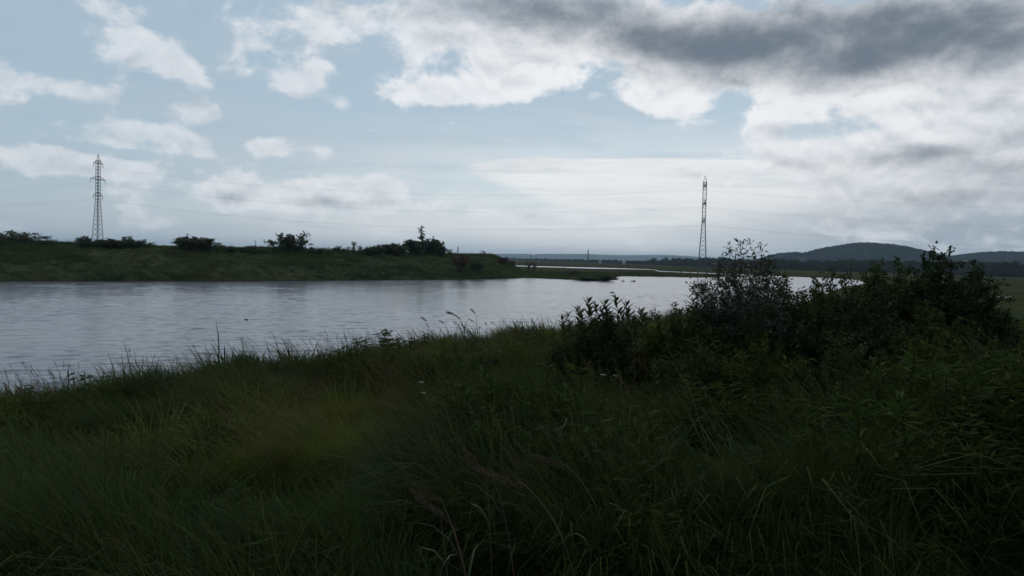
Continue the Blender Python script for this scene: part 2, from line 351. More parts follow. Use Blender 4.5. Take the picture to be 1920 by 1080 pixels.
# the river: one sheet to the horizon, with real wind waves as geometry where they can be seen
s_ = 13400; mb = MB(); k = np.radians(np.arange(0, 360, 5))
mb.add(np.concatenate([[[0, 0, -.16]], np.stack([s_ * np.sin(k), s_ * np.cos(k), 0 * k - .16], 1)]), t=[(0, (a_ + 1) % 72 + 1, a_ + 1) for a_ in range(72)])
wa, wr = np.radians(np.arange(-46, 34, .15)), np.geomspace(15, 330, 1150); A, Rr = np.meshgrid(wa, wr); wx, wy = Rr * np.sin(A), Rr * np.cos(A)
dr = Rr * math.log(330 / 15) / 1150; wz = np.zeros_like(wx); q = np.random.default_rng(17)
gustf = .55 + .75 * sm(vn(wx, wy * 1.6, 30, 71, 3), .32, .66)
for kk in range(30):
    lam = .45 * (7.0 ** (kk / 29.)); th = R(-62) + q.normal(0, .42 if lam < 2.2 else .22); slope = .021 if lam < 1.2 else (.014 if lam < 2.0 else .006)
    ph = (wx * math.cos(th) + wy * math.sin(th)) * 2 * math.pi / lam + q.uniform(0, 6.28) + 2.2 * vn(wx, wy, 7 * lam, 200 + kk, 1)
    keep = sm(lam / dr, 2.2, 3.6); wz += keep * slope * lam / (2 * math.pi) * np.sin(ph) * gustf
wz *= sm(Rr, 15, 16) * (1 - sm(Rr, 300, 328)); nA = len(wa); i, j = np.meshgrid(np.arange(len(wr) - 1), np.arange(nA - 1), indexing='ij')
# keep only the cells over water
_, sa_, sb_ = ground(wx[::8, ::8], wy[::8, ::8], True); wet = (np.maximum(sa_, sb_) < 4); wet = np.repeat(np.repeat(wet, 8, 0), 8, 1)[:len(wr) - 1, :nA - 1]
wq = np.stack([i * nA + j, i * nA + j + 1, (i + 1) * nA + j + 1, (i + 1) * nA + j], -1)[wet].reshape(-1, 4)
used, inv = np.unique(wq, return_inverse=True); mb.add(np.stack([wx, wy, wz], -1).reshape(-1, 3)[used], q=inv.reshape(-1, 4))
tag(mb.build('river_water', M['water'], smooth=True), kind='structure')

# ------------------------------------------------------------------ hills
M['hill'] = plain_mat('wooded_hillside', (.020, .030, .016), (.040, .048, .024), .02, .95, .1, 2.0)
M['ridge'] = plain_mat('far_ridge', (.022, .032, .018), (.048, .052, .030), .006, .95, .1)
def prof_pts(lst, Y):
    q = np.array([at_y(px, py, Y)[:] for px, py in lst]); return q[:, 0], q[:, 2]
HX, HZ = prof_pts([(1330, 500), (1410, 497), (1445, 489), (1458, 482), (1470, 477.5), (1484, 476), (1495, 479.5), (1503, 484), (1512, 481), (1545, 469), (1575, 463), (1605, 458.5), (1650, 462), (1690, 471.5), (1730, 481), (1762, 485), (1790, 485.5), (1830, 479), (1870, 475), (1930, 476), (2050, 470), (2300, 480), (2700, 505)], 2500)
def hill_z(x, y):
    h = np.interp(x, HX, HZ, left=0, right=0); h = h - 2
    cyv = 2500 + 30 * np.sin(x / 230.); dpt = np.abs(y - cyv) / (420 + h * 3.0)
    return np.maximum(h * (1 - sm(dpt, 0, 1)) + (vn(x, y, 140, 21, 3) - .5) * h * .12 * sm(dpt, .05, .4), 0) - .6
hx, hy = np.meshgrid(np.linspace(500, 3300, 420), np.linspace(1750, 3250, 90))
hzv = hill_z(hx, hy); n0, n1_ = hx.shape
i, j = np.meshgrid(np.arange(n0 - 1), np.arange(n1_ - 1), indexing='ij')
hq = np.stack([i * n1_ + j, i * n1_ + j + 1, (i + 1) * n1_ + j + 1, (i + 1) * n1_ + j], -1).reshape(-1, 4)
tag(MB().add(np.stack([hx, hy, hzv], -1).reshape(-1, 3), q=hq).build('hills', M['hill'], smooth=True), kind='structure')
FX, FZ = prof_pts([(-400, 470), (300, 474), (600, 479), (800, 481), (860, 478.6), (930, 476.8), (985, 476.8), (996, 478.4), (1012, 477.2), (1100, 477.4), (1160, 479.6), (1250, 479.6), (1293, 481.6), (1340, 486), (1420, 492), (1500, 490), (1700, 496), (2000, 500), (2600, 508)], 9500)
fx, fy = np.meshgrid(np.linspace(-8500, 9000, 900), np.linspace(8600, 10600, 16))
fzv = (np.interp(fx, FX, FZ) * 1.12 + (vn(fx, fy, 260, 31, 4) - .5) * 9) * sm(fy, 8600, 9500) * (1 - .4 * sm(fy, 9700, 10600)) + (vn(fx, fy, 22, 33, 1) - .5) * 7 - 1
n0, n1_ = fx.shape; i, j = np.meshgrid(np.arange(n0 - 1), np.arange(n1_ - 1), indexing='ij')
fq = np.stack([i * n1_ + j, i * n1_ + j + 1, (i + 1) * n1_ + j + 1, (i + 1) * n1_ + j], -1).reshape(-1, 4)
tag(MB().add(np.stack([fx, fy, fzv], -1).reshape(-1, 3), q=fq).build('far_hills', M['ridge'], smooth=True), kind='structure')

# ------------------------------------------------------------------ haze
m, t = new_mat('haze'); v = t.nodes.new('ShaderNodeVolumePrincipled'); v.inputs['Density'].default_value = 8.0e-5
v.inputs['Color'].default_value = (.62, .82, 1.0, 1); v.inputs['Anisotropy'].default_value = .25
o = t.nodes.new('ShaderNodeOutputMaterial'); t.links.new(v.outputs[0], o.inputs['Volume'])
try: m.cycles.homogeneous_volume = True
except Exception: pass
mb = MB(); box(mb, (0, 0, 69), (28000, 28000, 142)); ho = mb.build('haze', m); tag(ho, 'thin pale haze lying over the whole plain', 'haze', kind='stuff')

# ------------------------------------------------------------------ scattering (grass and far woods: nobody could count them)
def scatter(name, protos, P, rot, scl, idx, tint, label, cat, mat_slot=None):
    pc = bpy.data.collections.new(name + '_pieces')
    for k, (me) in enumerate(protos): pc.objects.link(bpy.data.objects.new('%s_piece_%02d' % (name, k), me))
    me = bpy.data.meshes.new(name); P = np.asarray(P, np.float32); me.vertices.add(len(P)); me.vertices.foreach_set('co', P.ravel())
    def put(nm, typ, arr, f):
        a_ = me.attributes.new(nm, typ, 'POINT'); a_.data.foreach_set(f, np.ascontiguousarray(arr).ravel())
    put('rot', 'FLOAT_VECTOR', np.asarray(rot, np.float32), 'vector'); put('scl', 'FLOAT_VECTOR', np.asarray(scl, np.float32), 'vector')
    put('pick', 'INT', np.asarray(idx, np.int32), 'value'); put('tint', 'FLOAT', np.asarray(tint, np.float32), 'value')
    o = bpy.data.objects.new(name, me); COL.objects.link(o); tag(o, label, cat, kind='stuff')
    ng = bpy.data.node_groups.new(name, 'GeometryNodeTree')
    ng.interface.new_socket('Geometry', in_out='INPUT', socket_type='NodeSocketGeometry'); ng.interface.new_socket('Geometry', in_out='OUTPUT', socket_type='NodeSocketGeometry')
    gi, goo = ng.nodes.new('NodeGroupInput'), ng.nodes.new('NodeGroupOutput')
    ci = ng.nodes.new('GeometryNodeCollectionInfo'); ci.inputs['Collection'].default_value = pc
    ci.inputs['Separate Children'].default_value = True; ci.inputs['Reset Children'].default_value = True
    ip = ng.nodes.new('GeometryNodeInstanceOnPoints'); ip.inputs['Pick Instance'].default_value = True
    def na_(nm, typ):
        n = ng.nodes.new('GeometryNodeInputNamedAttribute'); n.data_type = typ; n.inputs['Name'].default_value = nm
        return next(s for s in n.outputs if s.enabled and s.name == 'Attribute')
    L = ng.links.new
    L(gi.outputs[0], ip.inputs['Points']); L(ci.outputs[0], ip.inputs['Instance']); L(na_('pick', 'INT'), ip.inputs['Instance Index'])
    L(na_('rot', 'FLOAT_VECTOR'), ip.inputs['Rotation']); L(na_('scl', 'FLOAT_VECTOR'), ip.inputs['Scale']); L(ip.outputs[0], goo.inputs[0])
    o.modifiers.new('scatter', 'NODES').node_group = ng
    return o

M['grass'] = leaf_mat('grass', (.024, .043, .008), (.050, .072, .014), (.112, .122, .020), .32, .8, True, .02)
M['grass_dark'] = leaf_mat('sedge', (.017, .034, .009), (.038, .056, .014), (.080, .088, .020), .30, .7, True, .05)
M['grass_dry'] = leaf_mat('dry_grass', (.055, .042, .020), (.098, .072, .034), (.12, .086, .042), .28, .8, True, .04)
M['forb'] = leaf_mat('forb', (.020, .038, .007), (.042, .060, .011), (.068, .070, .014), .30, .7, True, .05)

M['bank_grass'] = leaf_mat('bank_grass', (.038, .062, .020), (.066, .088, .032), (.086, .088, .036), .25, .9, True, .02); M['bank_grass_dark'] = leaf_mat('bank_sedge', (.028, .048, .020), (.046, .068, .028), (.062, .074, .030), .25, .9, True, .02); M['bank_dry'] = leaf_mat('bank_dry_grass', (.070, .058, .036), (.095, .076, .048), (.10, .08, .05), .25, .9, True, .02)  # bank grasses lightened and greyed: a veil of haze put into their colour
WIND = np.array([-1.0, .12])
def blades(mb, n, L, wd, spread, bend, rng, base_r=.10, wind=.5, seg=4):
    a = rng.uniform(0, 2 * np.pi, n); br = base_r * np.sqrt(rng.random(n)); B = np.stack([br * np.cos(a), br * np.sin(a), np.zeros(n)], 1)
    a2 = a + rng.normal(0, .7, n); dh = np.stack([np.cos(a2), np.sin(a2)], 1) * (1 - wind) + WIND * wind; dh = dh / np.maximum(np.linalg.norm(dh, axis=1, keepdims=True), .05)
    Ls = L * rng.uniform(.55, 1.1, n); th0 = np.abs(rng.normal(0, spread, n)); be = bend * rng.uniform(.3, 1.5, n)
    P = [B]; ds = Ls / seg
    for k in range(seg):
        th = th0 + be * ((k + .6) / seg) ** 1.7
        P.append(P[-1] + np.stack([dh[:, 0] * np.sin(th), dh[:, 1] * np.sin(th), np.cos(th)], 1) * ds[:, None])
    P = np.stack(P, 1); tw = rng.uniform(-.9, .9, n); side = np.stack([-dh[:, 1] * np.cos(tw), dh[:, 0] * np.cos(tw), np.sin(tw) * .4], 1)
    wt = wd * rng.uniform(.6, 1.2, n)[:, None] * np.array([.8, 1., .85, .55, .0] if seg == 4 else np.linspace(1, 0, seg + 1))[None]
    V = np.concatenate([P - side[:, None] * wt[..., None] * .5, P + side[:, None] * wt[..., None] * .5], 1)     # (n, 2(seg+1), 3)
    s1 = seg + 1; k = np.arange(seg - 1); q = np.stack([k, k + s1, k + s1 + 1, k + 1], 1); b_ = np.arange(n)[:, None, None] * 2 * s1
    tt = np.array([[seg - 1, seg - 1 + s1, seg]])
    mb.add(V.reshape(-1, 3), q=(q[None] + b_).reshape(-1, 4), t=(tt[None] + b_).reshape(-1, 3)); return P
def panicle(mb, base, d, L, wid, rng, n=46):                       # feathery seed head
    t_ = rng.random(n) ** .8; P = base + d * (L * t_)[:, None]; a = rng.uniform(0, 2 * np.pi, n)
    s1 = unit(np.cross(d, [0.2, .9, .1])); s2 = np.cross(d, s1)
    D = d + (np.cos(a)[:, None] * s1 + np.sin(a)[:, None] * s2) * .75; w = np.sin(np.clip(t_ * .85 + .15, 0, 1) * np.pi) * .6 + .3
    leaves(mb, P + unit(D) * 0.0, D, wid * w * rng.uniform(.8, 1.6, n), wid * .14, rng)
def stalk_pts(L, lean, bend, rng, seg=7):
    th = lean + bend * np.linspace(0, 1, seg) ** 2; P = [np.zeros(3)]
    w = unit([WIND[0], WIND[1] + rng.normal(0, .5)])
    for k in range(seg): P.append(P[-1] + np.array([w[0] * math.sin(th[k]), w[1] * math.sin(th[k]), math.cos(th[k])]) * L / seg)
    return np.array(P)
g = np.random.default_rng(11)
near_protos, mid_protos, far_protos = [], [], []
def tuft(n, L, wd, spread, bend, mat, base_r, wind, heads=0, hl=.19):
    mb = MB(); blades(mb, n, L, wd, spread, bend, g, base_r, wind)
    for _ in range(heads):
        P = stalk_pts(L * g.uniform(.95, 1.2), abs(g.normal(.1, .1)), g.uniform(.3, .9), g); o = np.array([g.normal(0, base_r), g.normal(0, base_r), 0])
        tube(mb, P + o, np.linspace(wd * .28, wd * .14, len(P)), 3, False); panicle(mb, P[-1] + o, unit(P[-1] - P[-2]), hl, hl * .10, g, 80)
    return mb.mesh('grass_tuft', mat)
for (dst, k) in ((near_protos, 1.0), (mid_protos, 1.7), (far_protos, 3.0)):
    c = 1.0 if k < 1.5 else (.75 if k < 2 else .5)
    for v_ in range(3): dst.append(tuft(int(75 * c), .62, .0052 * k, .22, 1.1 + .3 * v_, M['grass'], .13, .45))
    for v_ in range(2): dst.append(tuft(int(52 * c), .86, .0078 * k, .18, 1.7 + .4 * v_, M['grass_dark'], .12, .5))
    for v_ in range(2): dst.append(tuft(int(70 * c), .45, .0045 * k, .35, .9, M['grass'], .15, .35))
    dst.append(tuft(int(40 * c), .58, .0045 * k, .2, 1.2, M['grass_dry'], .10, .55, 5))
    for v_ in range(2):                                            # leafy forbs
        mb = MB()
        for s_i in range(5):
            L = g.uniform(.45, .7); P = stalk_pts(L, abs(g.normal(0, .12)), g.uniform(-.1, .3), g); o = np.array([g.normal(0, .09), g.normal(0, .09), 0]); P = P + o
            tube(mb, P, .003 * k ** .5, 3, False); n = int(34 / k ** .6); tt = g.uniform(.15, 1, n); Q = np.stack([np.interp(tt, np.linspace(0, 1, len(P)), P[:, ax]) for ax in range(3)], 1)
            a = g.uniform(0, 6.28, n); leaves(mb, Q, np.stack([np.cos(a), np.sin(a), g.uniform(.1, .9, n)], 1), g.uniform(.05, .11, n) * k ** .4, .016 * k ** .6, g, droop=.2)
        dst.append(mb.mesh('forb_tuft', M['forb']))

def place_grass(n, r0, r1, half, seed):
    q = np.random.default_rng(seed); r = np.sqrt(q.uniform(r0 ** 2, r1 ** 2, n)); a = np.radians(q.uniform(-half, half, n)); x, y = r * np.sin(a), r * np.cos(a)
    z, sa, sb = ground(x, y, True); ok = (sa > .05); x, y, z, sa = x[ok], y[ok], z[ok], sa[ok]; n = len(x)
    cl = vn(x, y, 1.9, 41, 3); kind = vn(x, y, 3.4, 43, 3); dry = vn(x, y, 2.6, 47, 2)
    idx = np.where(kind < .42, q.integers(3, 5, n), np.where(kind < .60, q.integers(0, 3, n), q.integers(5, 7, n)))
    idx = np.where((dry > .56) & (q.random(n) < .40), 7, idx); idx = np.where((vn(x, y, 2.2, 53, 2) > .58) & (q.random(n) < .5), q.integers(8, 10, n), idx)
    idx = np.where(q.random(n) < .2, q.integers(0, 8, n), idx); idx = np.where((idx > 7) & (sa < 7) & (x < 6), np.where(q.random(n) < .25, 7, 4), idx)
    s = (.42 + 1.0 * sm(cl, .30, .70)) * q.uniform(.8, 1.2, n) * (.75 + .25 * sm(sa, 0, 2)); s = s * (1 + .15 * sm(r[ok], 16, 34)) * (1 - .18 * (1 - sm(r[ok], 2, 6)))
    frt = sm(x, 1.5, 3) * sm(y, 5, 6.5) * (1 - sm(y, 10.5, 12)); s = s * (1 + .35 * frt); idx = np.where((q.random(n) < .6 * frt) | ((r[ok] < 6.5) & (q.random(n) < .45)), q.integers(3, 5, n), idx); idx = np.where(q.random(n) < .3 * frt, q.integers(8, 10, n), idx); thin = sm(x, 0, 1.0) * (1 - sm(x, 3.5, 5)) * sm(y, 8.5, 10) * (1 - sm(y, 14, 16)); s = s * (1 - .4 * thin) * np.where(q.random(n) < .06, 1.35, 1); idx = np.where((idx == 7) & (r[ok] < 5.0) & (q.random(n) < .75), q.integers(0, 5, n), idx); sc3 = np.stack([s * q.uniform(.9, 1.25, n), s * q.uniform(.9, 1.25, n), s], 1)  # extra dark sedge close by stands in for shade deep in the grass
    tint = np.clip((vn(x, y, 2.4, 59, 3) - .46) * 4.0 + q.normal(0, .12, n), 0, 1) * (1 - .5 * (1 - sm(r[ok], 4, 9)))  # pale tint cut close to the camera, painting shade into the deep grass
    rot = np.stack([q.normal(0, .10, n), q.normal(-.08, .12, n), q.normal(0, .75, n)], 1)
    return np.stack([x, y, z - .03], 1), rot, sc3, idx, tint
for nm, protos, n, r0, r1, half, seed, lab in (
        ('foreground_grass', near_protos, 5000, 1.4, 9.5, 46, 1, 'tall dark meadow grass bending in the wind on the near slope'),
        ('slope_grass', mid_protos, 8800, 9.5, 22, 44, 2, 'rough green grass covering the slope down to the river'),
        ('shore_grass', far_protos, 19000, 22, 70, 42, 3, 'coarse grass along the near river shore')):
    scatter(nm, protos, *place_grass(n, r0, r1, half, seed), lab, 'grass')

# coarse grass on the far bank and on the low spit
bank_protos = []
for v_ in range(6):
    mb = MB(); blades(mb, 60, .75, .030, .4, 1.0, g, .55, .3); bank_protos.append(mb.mesh('bank_tuft', (M['bank_grass'], M['bank_grass_dark'], M['bank_dry'])[(0, 0, 1, 1, 0, 2)[v_]]))
q = np.random.default_rng(5); n = 90000
x = q.uniform(-170, 60, n); y = q.uniform(85, 330, n); z, sa, sb = ground(x, y, True)
ok = (sb > .1) & (sb < 44) & (np.arctan2(x, y) > -.66); x, y, z, sb = x[ok], y[ok], z[ok], sb[ok]; n = len(x)
lowl = x > 3; cl = vn(x, y, 7, 61, 3)
s = (.45 + .5 * sm(cl, .3, .7)) * q.uniform(.6, 1.3, n) * np.where(q.random(n) < .05, 1.6, 1) * np.where(lowl, .5, 1)
idx = np.where(vn(x, y, 16, 63, 3) > .56, q.integers(2, 4, n), q.integers(0, 2, n)); idx = np.where(vn(x, y, 12, 67, 3) > np.where(lowl, .5, .66), np.where(q.random(n) < .35, 5, idx), idx); idx = np.where(q.random(n) < .2, 4, idx)
scatter('far_bank_grass', bank_protos, np.stack([x, y, z - .05], 1), np.stack([q.normal(0, .1, n), q.normal(0, .1, n), q.uniform(0, 6.28, n)], 1), np.stack([s * 1.2, s * 1.2, s], 1), idx,
        np.clip((vn(x, y, 9, 69, 3) - .5) * 2, 0, 1), 'rough dark green grass on the long bank across the river', 'grass')

# far woods: belt at the foot of the hills and trees over the hillsides
M['far_leaf'] = leaf_mat('far_tree_leaves', (.012, .022, .012), (.026, .037, .018), (.042, .046, .022), .22, .7, True, .1)
M['far_leaf_b'] = leaf_mat('far_tree_leaves_dark', (.010, .018, .012), (.018, .027, .016), (.026, .034, .018), .2, .7, True, .1)
far_trees = []
for v_ in range(5):
    mb = MB(); r = np.random.default_rng(70 + v_); n = 210; lob = r.normal(0, 1, (7, 3)) * [1.5, 1.5, 1.6] + [0, 0, 5.2]
    c = lob[r.integers(0, 7, n)]; d = unit(r.normal(size=(n, 3))); P = c + d * (r.random((n, 1)) ** .4) * [1.7, 1.7, 1.5]; P[:, 2] = np.maximum(P[:, 2], .6)
    leaves(mb, P, d + r.normal(0, .6, (n, 3)), r.uniform(.8, 1.6, n), r.uniform(.6, 1.1, n), r); tube(mb, [(0, 0, -1), (0, 0, 4), (.2, 0, 6)], [.22, .15, .05], 3, False)
    far_trees.append(mb.mesh('far_tree', M['far_leaf'] if v_ < 3 else M['far_leaf_b']))
LX = np.array([(-220, 2600), (53, 2050), (180, 1500), (235, 1025), (262, 860), (300, 735), (345, 765), (360, 640), (385, 622), (480, 560), (700, 520)], float)
def belt(tt): k = np.linspace(0, 1, len(LX)); return np.stack([np.interp(tt, k, LX[:, 0]), np.interp(tt, k, LX[:, 1])], 1)
q = np.random.default_rng(8); n = 5200; c0 = belt(q.random(n)); back = q.random(n) ** 1.6 * 260; nrm = unit(c0 + [60, 0])
P2 = c0 + nrm * back[:, None] + q.normal(0, 5, (n, 2))
gap = vn(P2[:, 0], P2[:, 1], 90, 81, 2); ok = gap > .30; P2, back = P2[ok], back[ok]; n = len(P2)
s = q.uniform(.6, 1.35, n) * (.6 + .6 * sm(back, 0, 60)) * (.7 + .6 * vn(P2[:, 0], P2[:, 1], 60, 85, 2)) * np.where(P2[:, 1] > 1300, .52, .85)
scatter('distant_woodland', far_trees, np.stack([P2[:, 0], P2[:, 1], ground(P2[:, 0], P2[:, 1]) - .2], 1), np.stack([0 * s, 0 * s, q.uniform(0, 6.28, n)], 1), np.stack([s * 1.1, s * 1.1, s], 1), q.integers(0, 5, n), q.random(n) * .7,
        'dark belt of trees at the foot of the hills', 'woodland')
n = 30000; x = q.uniform(560, 2300, n); y = q.uniform(1850, 2720, n); z = hill_z(x, y); ok = (z > .5) & (np.arctan2(x, y) < .72) & ((vn(x, y, 160, 83, 3) > .26) | (z > 35)); x, y, z = x[ok], y[ok], z[ok]; n = len(x)
s = q.uniform(.7, 1.25, n)
scatter('hillside_woods', far_trees, np.stack([x, y, z - .3], 1), np.stack([0 * s, 0 * s, q.uniform(0, 6.28, n)], 1), np.stack([s * 1.3, s * 1.3, s], 1), q.integers(0, 5, n), q.random(n) * .8,
        'dense dark woods covering the round hill', 'woodland')

# ------------------------------------------------------------------ power line
ARM = [17.5 + 2.1, 25.8, 31.9]                                      # arm heights above a short tower's foot
def pylon(loc, rz, ext, name, label, group, lod=1.0, parts=True):
    root = empty(name, loc, rz); tag(root, label, 'pylon', group); th = .060 * lod
    z1, zt = ARM[0] - .4 + ext, ARM[2] + 1.2 + ext; wb, wt = 1.5 + .04 * ext, .58
    def w(zv): return wb + (wt - wb) * min(zv / z1, 1.0)
    corner = lambda k, zv: ((-1, 1, 1, -1)[k] * w(zv), (-1, -1, 1, 1)[k] * w(zv), zv)
    br = MB()
    for k in range(4):
        mb = MB(); bar(mb, corner(k, -.6), corner(k, z1), th * 1.7); bar(mb, corner(k, z1), corner(k, zt), th * 1.4); mb.build('leg', M['steel'], root)
    zs = [0]
    while zs[-1] < zt - 1: zs.append(zs[-1] + max(1.25, w(zs[-1]) * 1.55))
    zs[-1] = zt
    for a_, b_ in zip(zs, zs[1:]):
        for k in range(4):
            k2 = (k + 1) % 4; bar(br, corner(k, a_), corner(k2, b_), th * .62); bar(br, corner(k2, a_), corner(k, b_), th * .62)
    br.build('bracing', M['steel'], root)
    pk = MB()
    for k in range(4): bar(pk, corner(k, zt), (0, 0, zt + 2.4), th)
    for k in range(4): bar(pk, corner(k, zt), corner((k + 1) % 4, zt), th)
    pk.build('peak', M['steel'], root)
    tips = []
    for lv, half in ((0, 2.5), (1, 4.0), (2, 2.5)):
        za = ARM[lv] + ext; ww = w(za); am = MB()
        for s1 in (-1, 1):
            for s2 in (-1, 1):
                bar(am, (s2 * ww, s1 * ww, za), (0, s1 * half, za), th * 1.3); bar(am, (s2 * ww, s1 * ww, za + 1.25), (0, s1 * half, za + .05), th)
            for f in (.35, .65): yv = s1 * (ww + (half - ww) * f); bar(am, (-ww * (1 - f), yv, za), (ww * (1 - f), yv, za), th * .7); bar(am, (0, yv, za), (0, yv, za + 1.2 * (1 - f)), th * .7)
            tips.append((0, s1 * half, za - 1.35))
        for zr in (za, za + 1.25):
            for k in range(4): bar(am, corner(k, zr), corner((k + 1) % 4, zr), th * 1.2)
        arm_o = am.build('cross_arm', M['steel'], root)
        for s1 in (-1, 1):
            if not parts: continue
            im = MB(); zz0 = za - .05; pts, rr = [], []
            for d_ in range(9): pts += [(0, s1 * half, zz0 - d_ * .14), (0, s1 * half, zz0 - d_ * .14 - .07)]; rr += [.05, .13]
            tube(im, pts, rr, 6, False); im.build('insulator', M['glass_ins'], arm_o)
    ca, sa_ = math.cos(rz), math.sin(rz)
    return root, [(loc[0] + x_ * ca - y_ * sa_, loc[1] + x_ * sa_ + y_ * ca, loc[2] + z_) for x_, y_, z_ in tips + [(0, 0, zt + 2.4)]]
p1 = at_y(183, 450, 310); p2 = at_y(1316, 515, 280)
arm_rz = math.atan2(p2.y - p1.y, p2.x - p1.x) - R(2)
r1, t1 = pylon((p1.x, p1.y, gz(p1.x, p1.y)), arm_rz - R(2), 1.0, 'power_pylon', 'tall lattice pylon seen corner-on, rising behind low bushes on the far bank', 'lattice pylons of the power line')
r2, t2 = pylon((p2.x, p2.y, gz(p2.x, p2.y)), arm_rz + R(1.5), -.6, 'power_pylon', 'tall lattice pylon seen edge-on, standing on the low spit beside the river', 'lattice pylons of the power line')
stp = p2 - p1
for kk, (a_, b_) in enumerate(zip(t1, t2)):
    pts = []
    a0 = Vector(a_) - stp * 1.05; b1 = Vector(b_) + Vector((stp.x, stp.y - 20, 0)) * 1.05; a0.z = a_[2]; b1.z = b_[2]
    for s0, s1, nseg in ((a0, Vector(a_), 24), (Vector(a_), Vector(b_), 32), (Vector(b_), b1, 24)):
        for f in np.linspace(0, 1, nseg, endpoint=False): v_ = s0.lerp(s1, f); pts.append((v_.x, v_.y, v_.z - 5.5 * 4 * f * (1 - f)))
    pts.append(tuple(b1)); mb = MB(); tube(mb, pts, (.013 if kk < 6 else .009), 4, False)
    nm = ['nearer tip of the lowest cross arms', 'farther tip of the lowest cross arms', 'nearer tip of the wide middle cross arms', 'farther tip of the wide middle cross arms',
          'nearer tip of the topmost cross arms', 'farther tip of the topmost cross arms', 'pointed peaks of the pylons'][kk]
    tag(mb.build('power_cable', M['wire']), 'thin sagging cable hung from the ' + nm, 'cable', 'cables of the power line')
# far pylons, poles and a chimney on the horizon
for px, ytop, Y, lab in ((1103, 467, 1700, 'small far pylon standing over the tree belt beyond the spit'), (859, 461, 1500, 'small far pylon showing above the sloping tip of the far bank'),
                         (247, 440, 1700, 'tiny far pylon whose tip shows over a rounded bush'), (479, 449, 1900, 'tiny far pylon peeping over the bank beside the dense dark bush')):
    c = at_y(px, ytop, Y); root, _ = pylon((c.x, c.y, c.z - 35.7), R(20), 0, 'power_pylon', lab, 'small pylons far across the plain', 4.0, False)
M['brick'] = plain_mat('chimney_brick', (.09, .07, .06), (.12, .10, .09), .5, .9)
M['wood'] = plain_mat('weathered_wood', (.05, .042, .034), (.09, .075, .06), 3.0, .9, .1)
c = at_y(995.5, 474.5, 2300); mb = MB(); tube(mb, [(0, 0, -1), (0, 0, 6), (0, 0, c.z - 1), (0, 0, c.z)], [1.7, 1.5, 1.05, 1.25], 8, False)
o = mb.build('brick_chimney', M['brick']); o.location = (c.x, c.y, 0); tag(o, 'slender dark chimney stack on the far plain in front of the hazy ridge', 'chimney')
for k, (px, yt) in enumerate(((960, 480), (1008, 479), (1063, 484), (1120, 484))):
    c = at_y(px, yt, 1400); root = empty('utility_pole', (c.x, c.y, .4)); h_ = c.z - .4
    mb = MB(); tube(mb, [(0, 0, -.5), (0, 0, h_)], [.22, .16], 6, False); mb.build('mast', M['wood'], root)
    mb = MB(); bar(mb, (-.9, 0, h_ - .6), (.9, 0, h_ - .6), .09); mb.build('cross_arm', M['wood'], root)
    tag(root, 'thin wooden utility pole far off on the brown plain', 'pole', 'utility poles on the far plain')
for (px, py, h_, lab) in ((1055, 500.5, .95, 'short weathered post on the green tongue of the spit'), (1277, 511.6, 1.2, 'short weathered post at the edge of the far channel')):
    c = on_z(px, py, .4); root = empty('mooring_post', (c.x, c.y, gz(c.x, c.y))); mb = MB(); tube(mb, [(0, 0, -.3), (.03, 0, .5), (.05, 0, h_)], [.30, .26, .24], 7, False); mb.build('shaft', M['wood'], root)
    mb = MB(); tube(mb, [(.05, 0, h_ - .04), (.05, 0, h_ + .1)], [.32, .26], 7, False); mb.build('cap', M['wood'], root); tag(root, lab, 'post')
# houses at the foot of the hills
M['wall_w'] = plain_mat('pale_plaster', (.28, .28, .28), (.36, .36, .35), .5, .85); M['wall_g'] = plain_mat('grey_plaster', (.26, .26, .26), (.34, .33, .32), .5, .85)
M['roof_g'] = plain_mat('pale_metal_roof', (.26, .28, .30), (.34, .36, .38), .4, .5); M['roof_r'] = plain_mat('dark_roof', (.08, .06, .055), (.12, .09, .08), .4, .8); M['pane'] = plain_mat('window_glass', (.02, .025, .03), (.03, .035, .04), .5, .2, .5)
HOUSES = [(1548, 490, 12, 'w', 'g', 'white house with a pale roof on the lower slope of the round hill'), (1604, 493, 8, 'w', 'r', 'small white cottage with a dark roof under the round hill'), (1636, 498.5, 8, 'w', 'r', 'tiny white house low in the woods below the round hill'),
          (1617, 508.5, 13, 'w', 'g', 'white shed with a pale roof on the edge of the field below the woods'), (1692, 494, 22, 'g', 'g', 'long pale metal-roofed barn where the round hill runs out'), (1716, 489, 10, 'w', 'r', 'white cottage with a dark roof above the long barn'),
          (1812, 494, 24, 'w', 'g', 'long white building with a pale roof under the saddle between the hills'), (1887, 491, 12, 'w', 'g', 'white house with a pale roof high on the lower second hill'), (1862, 502.5, 15, 'g', 'g', 'wide grey building with a pale roof at the foot of the lower second hill'),
          (1905, 497, 9, 'g', 'r', 'small grey house with a dark roof beside the wide grey building'), (1668, 499, 9, 'g', 'r', 'small grey cottage with a dark roof between the shed and the barn'),
          (1125, 489.5, 6, 'w', 'g', 'white farm building with a pale roof in the gap of the tree belt'), (1170, 490.5, 8, 'g', 'g', 'low grey farm building with a pale roof against the tree belt')]
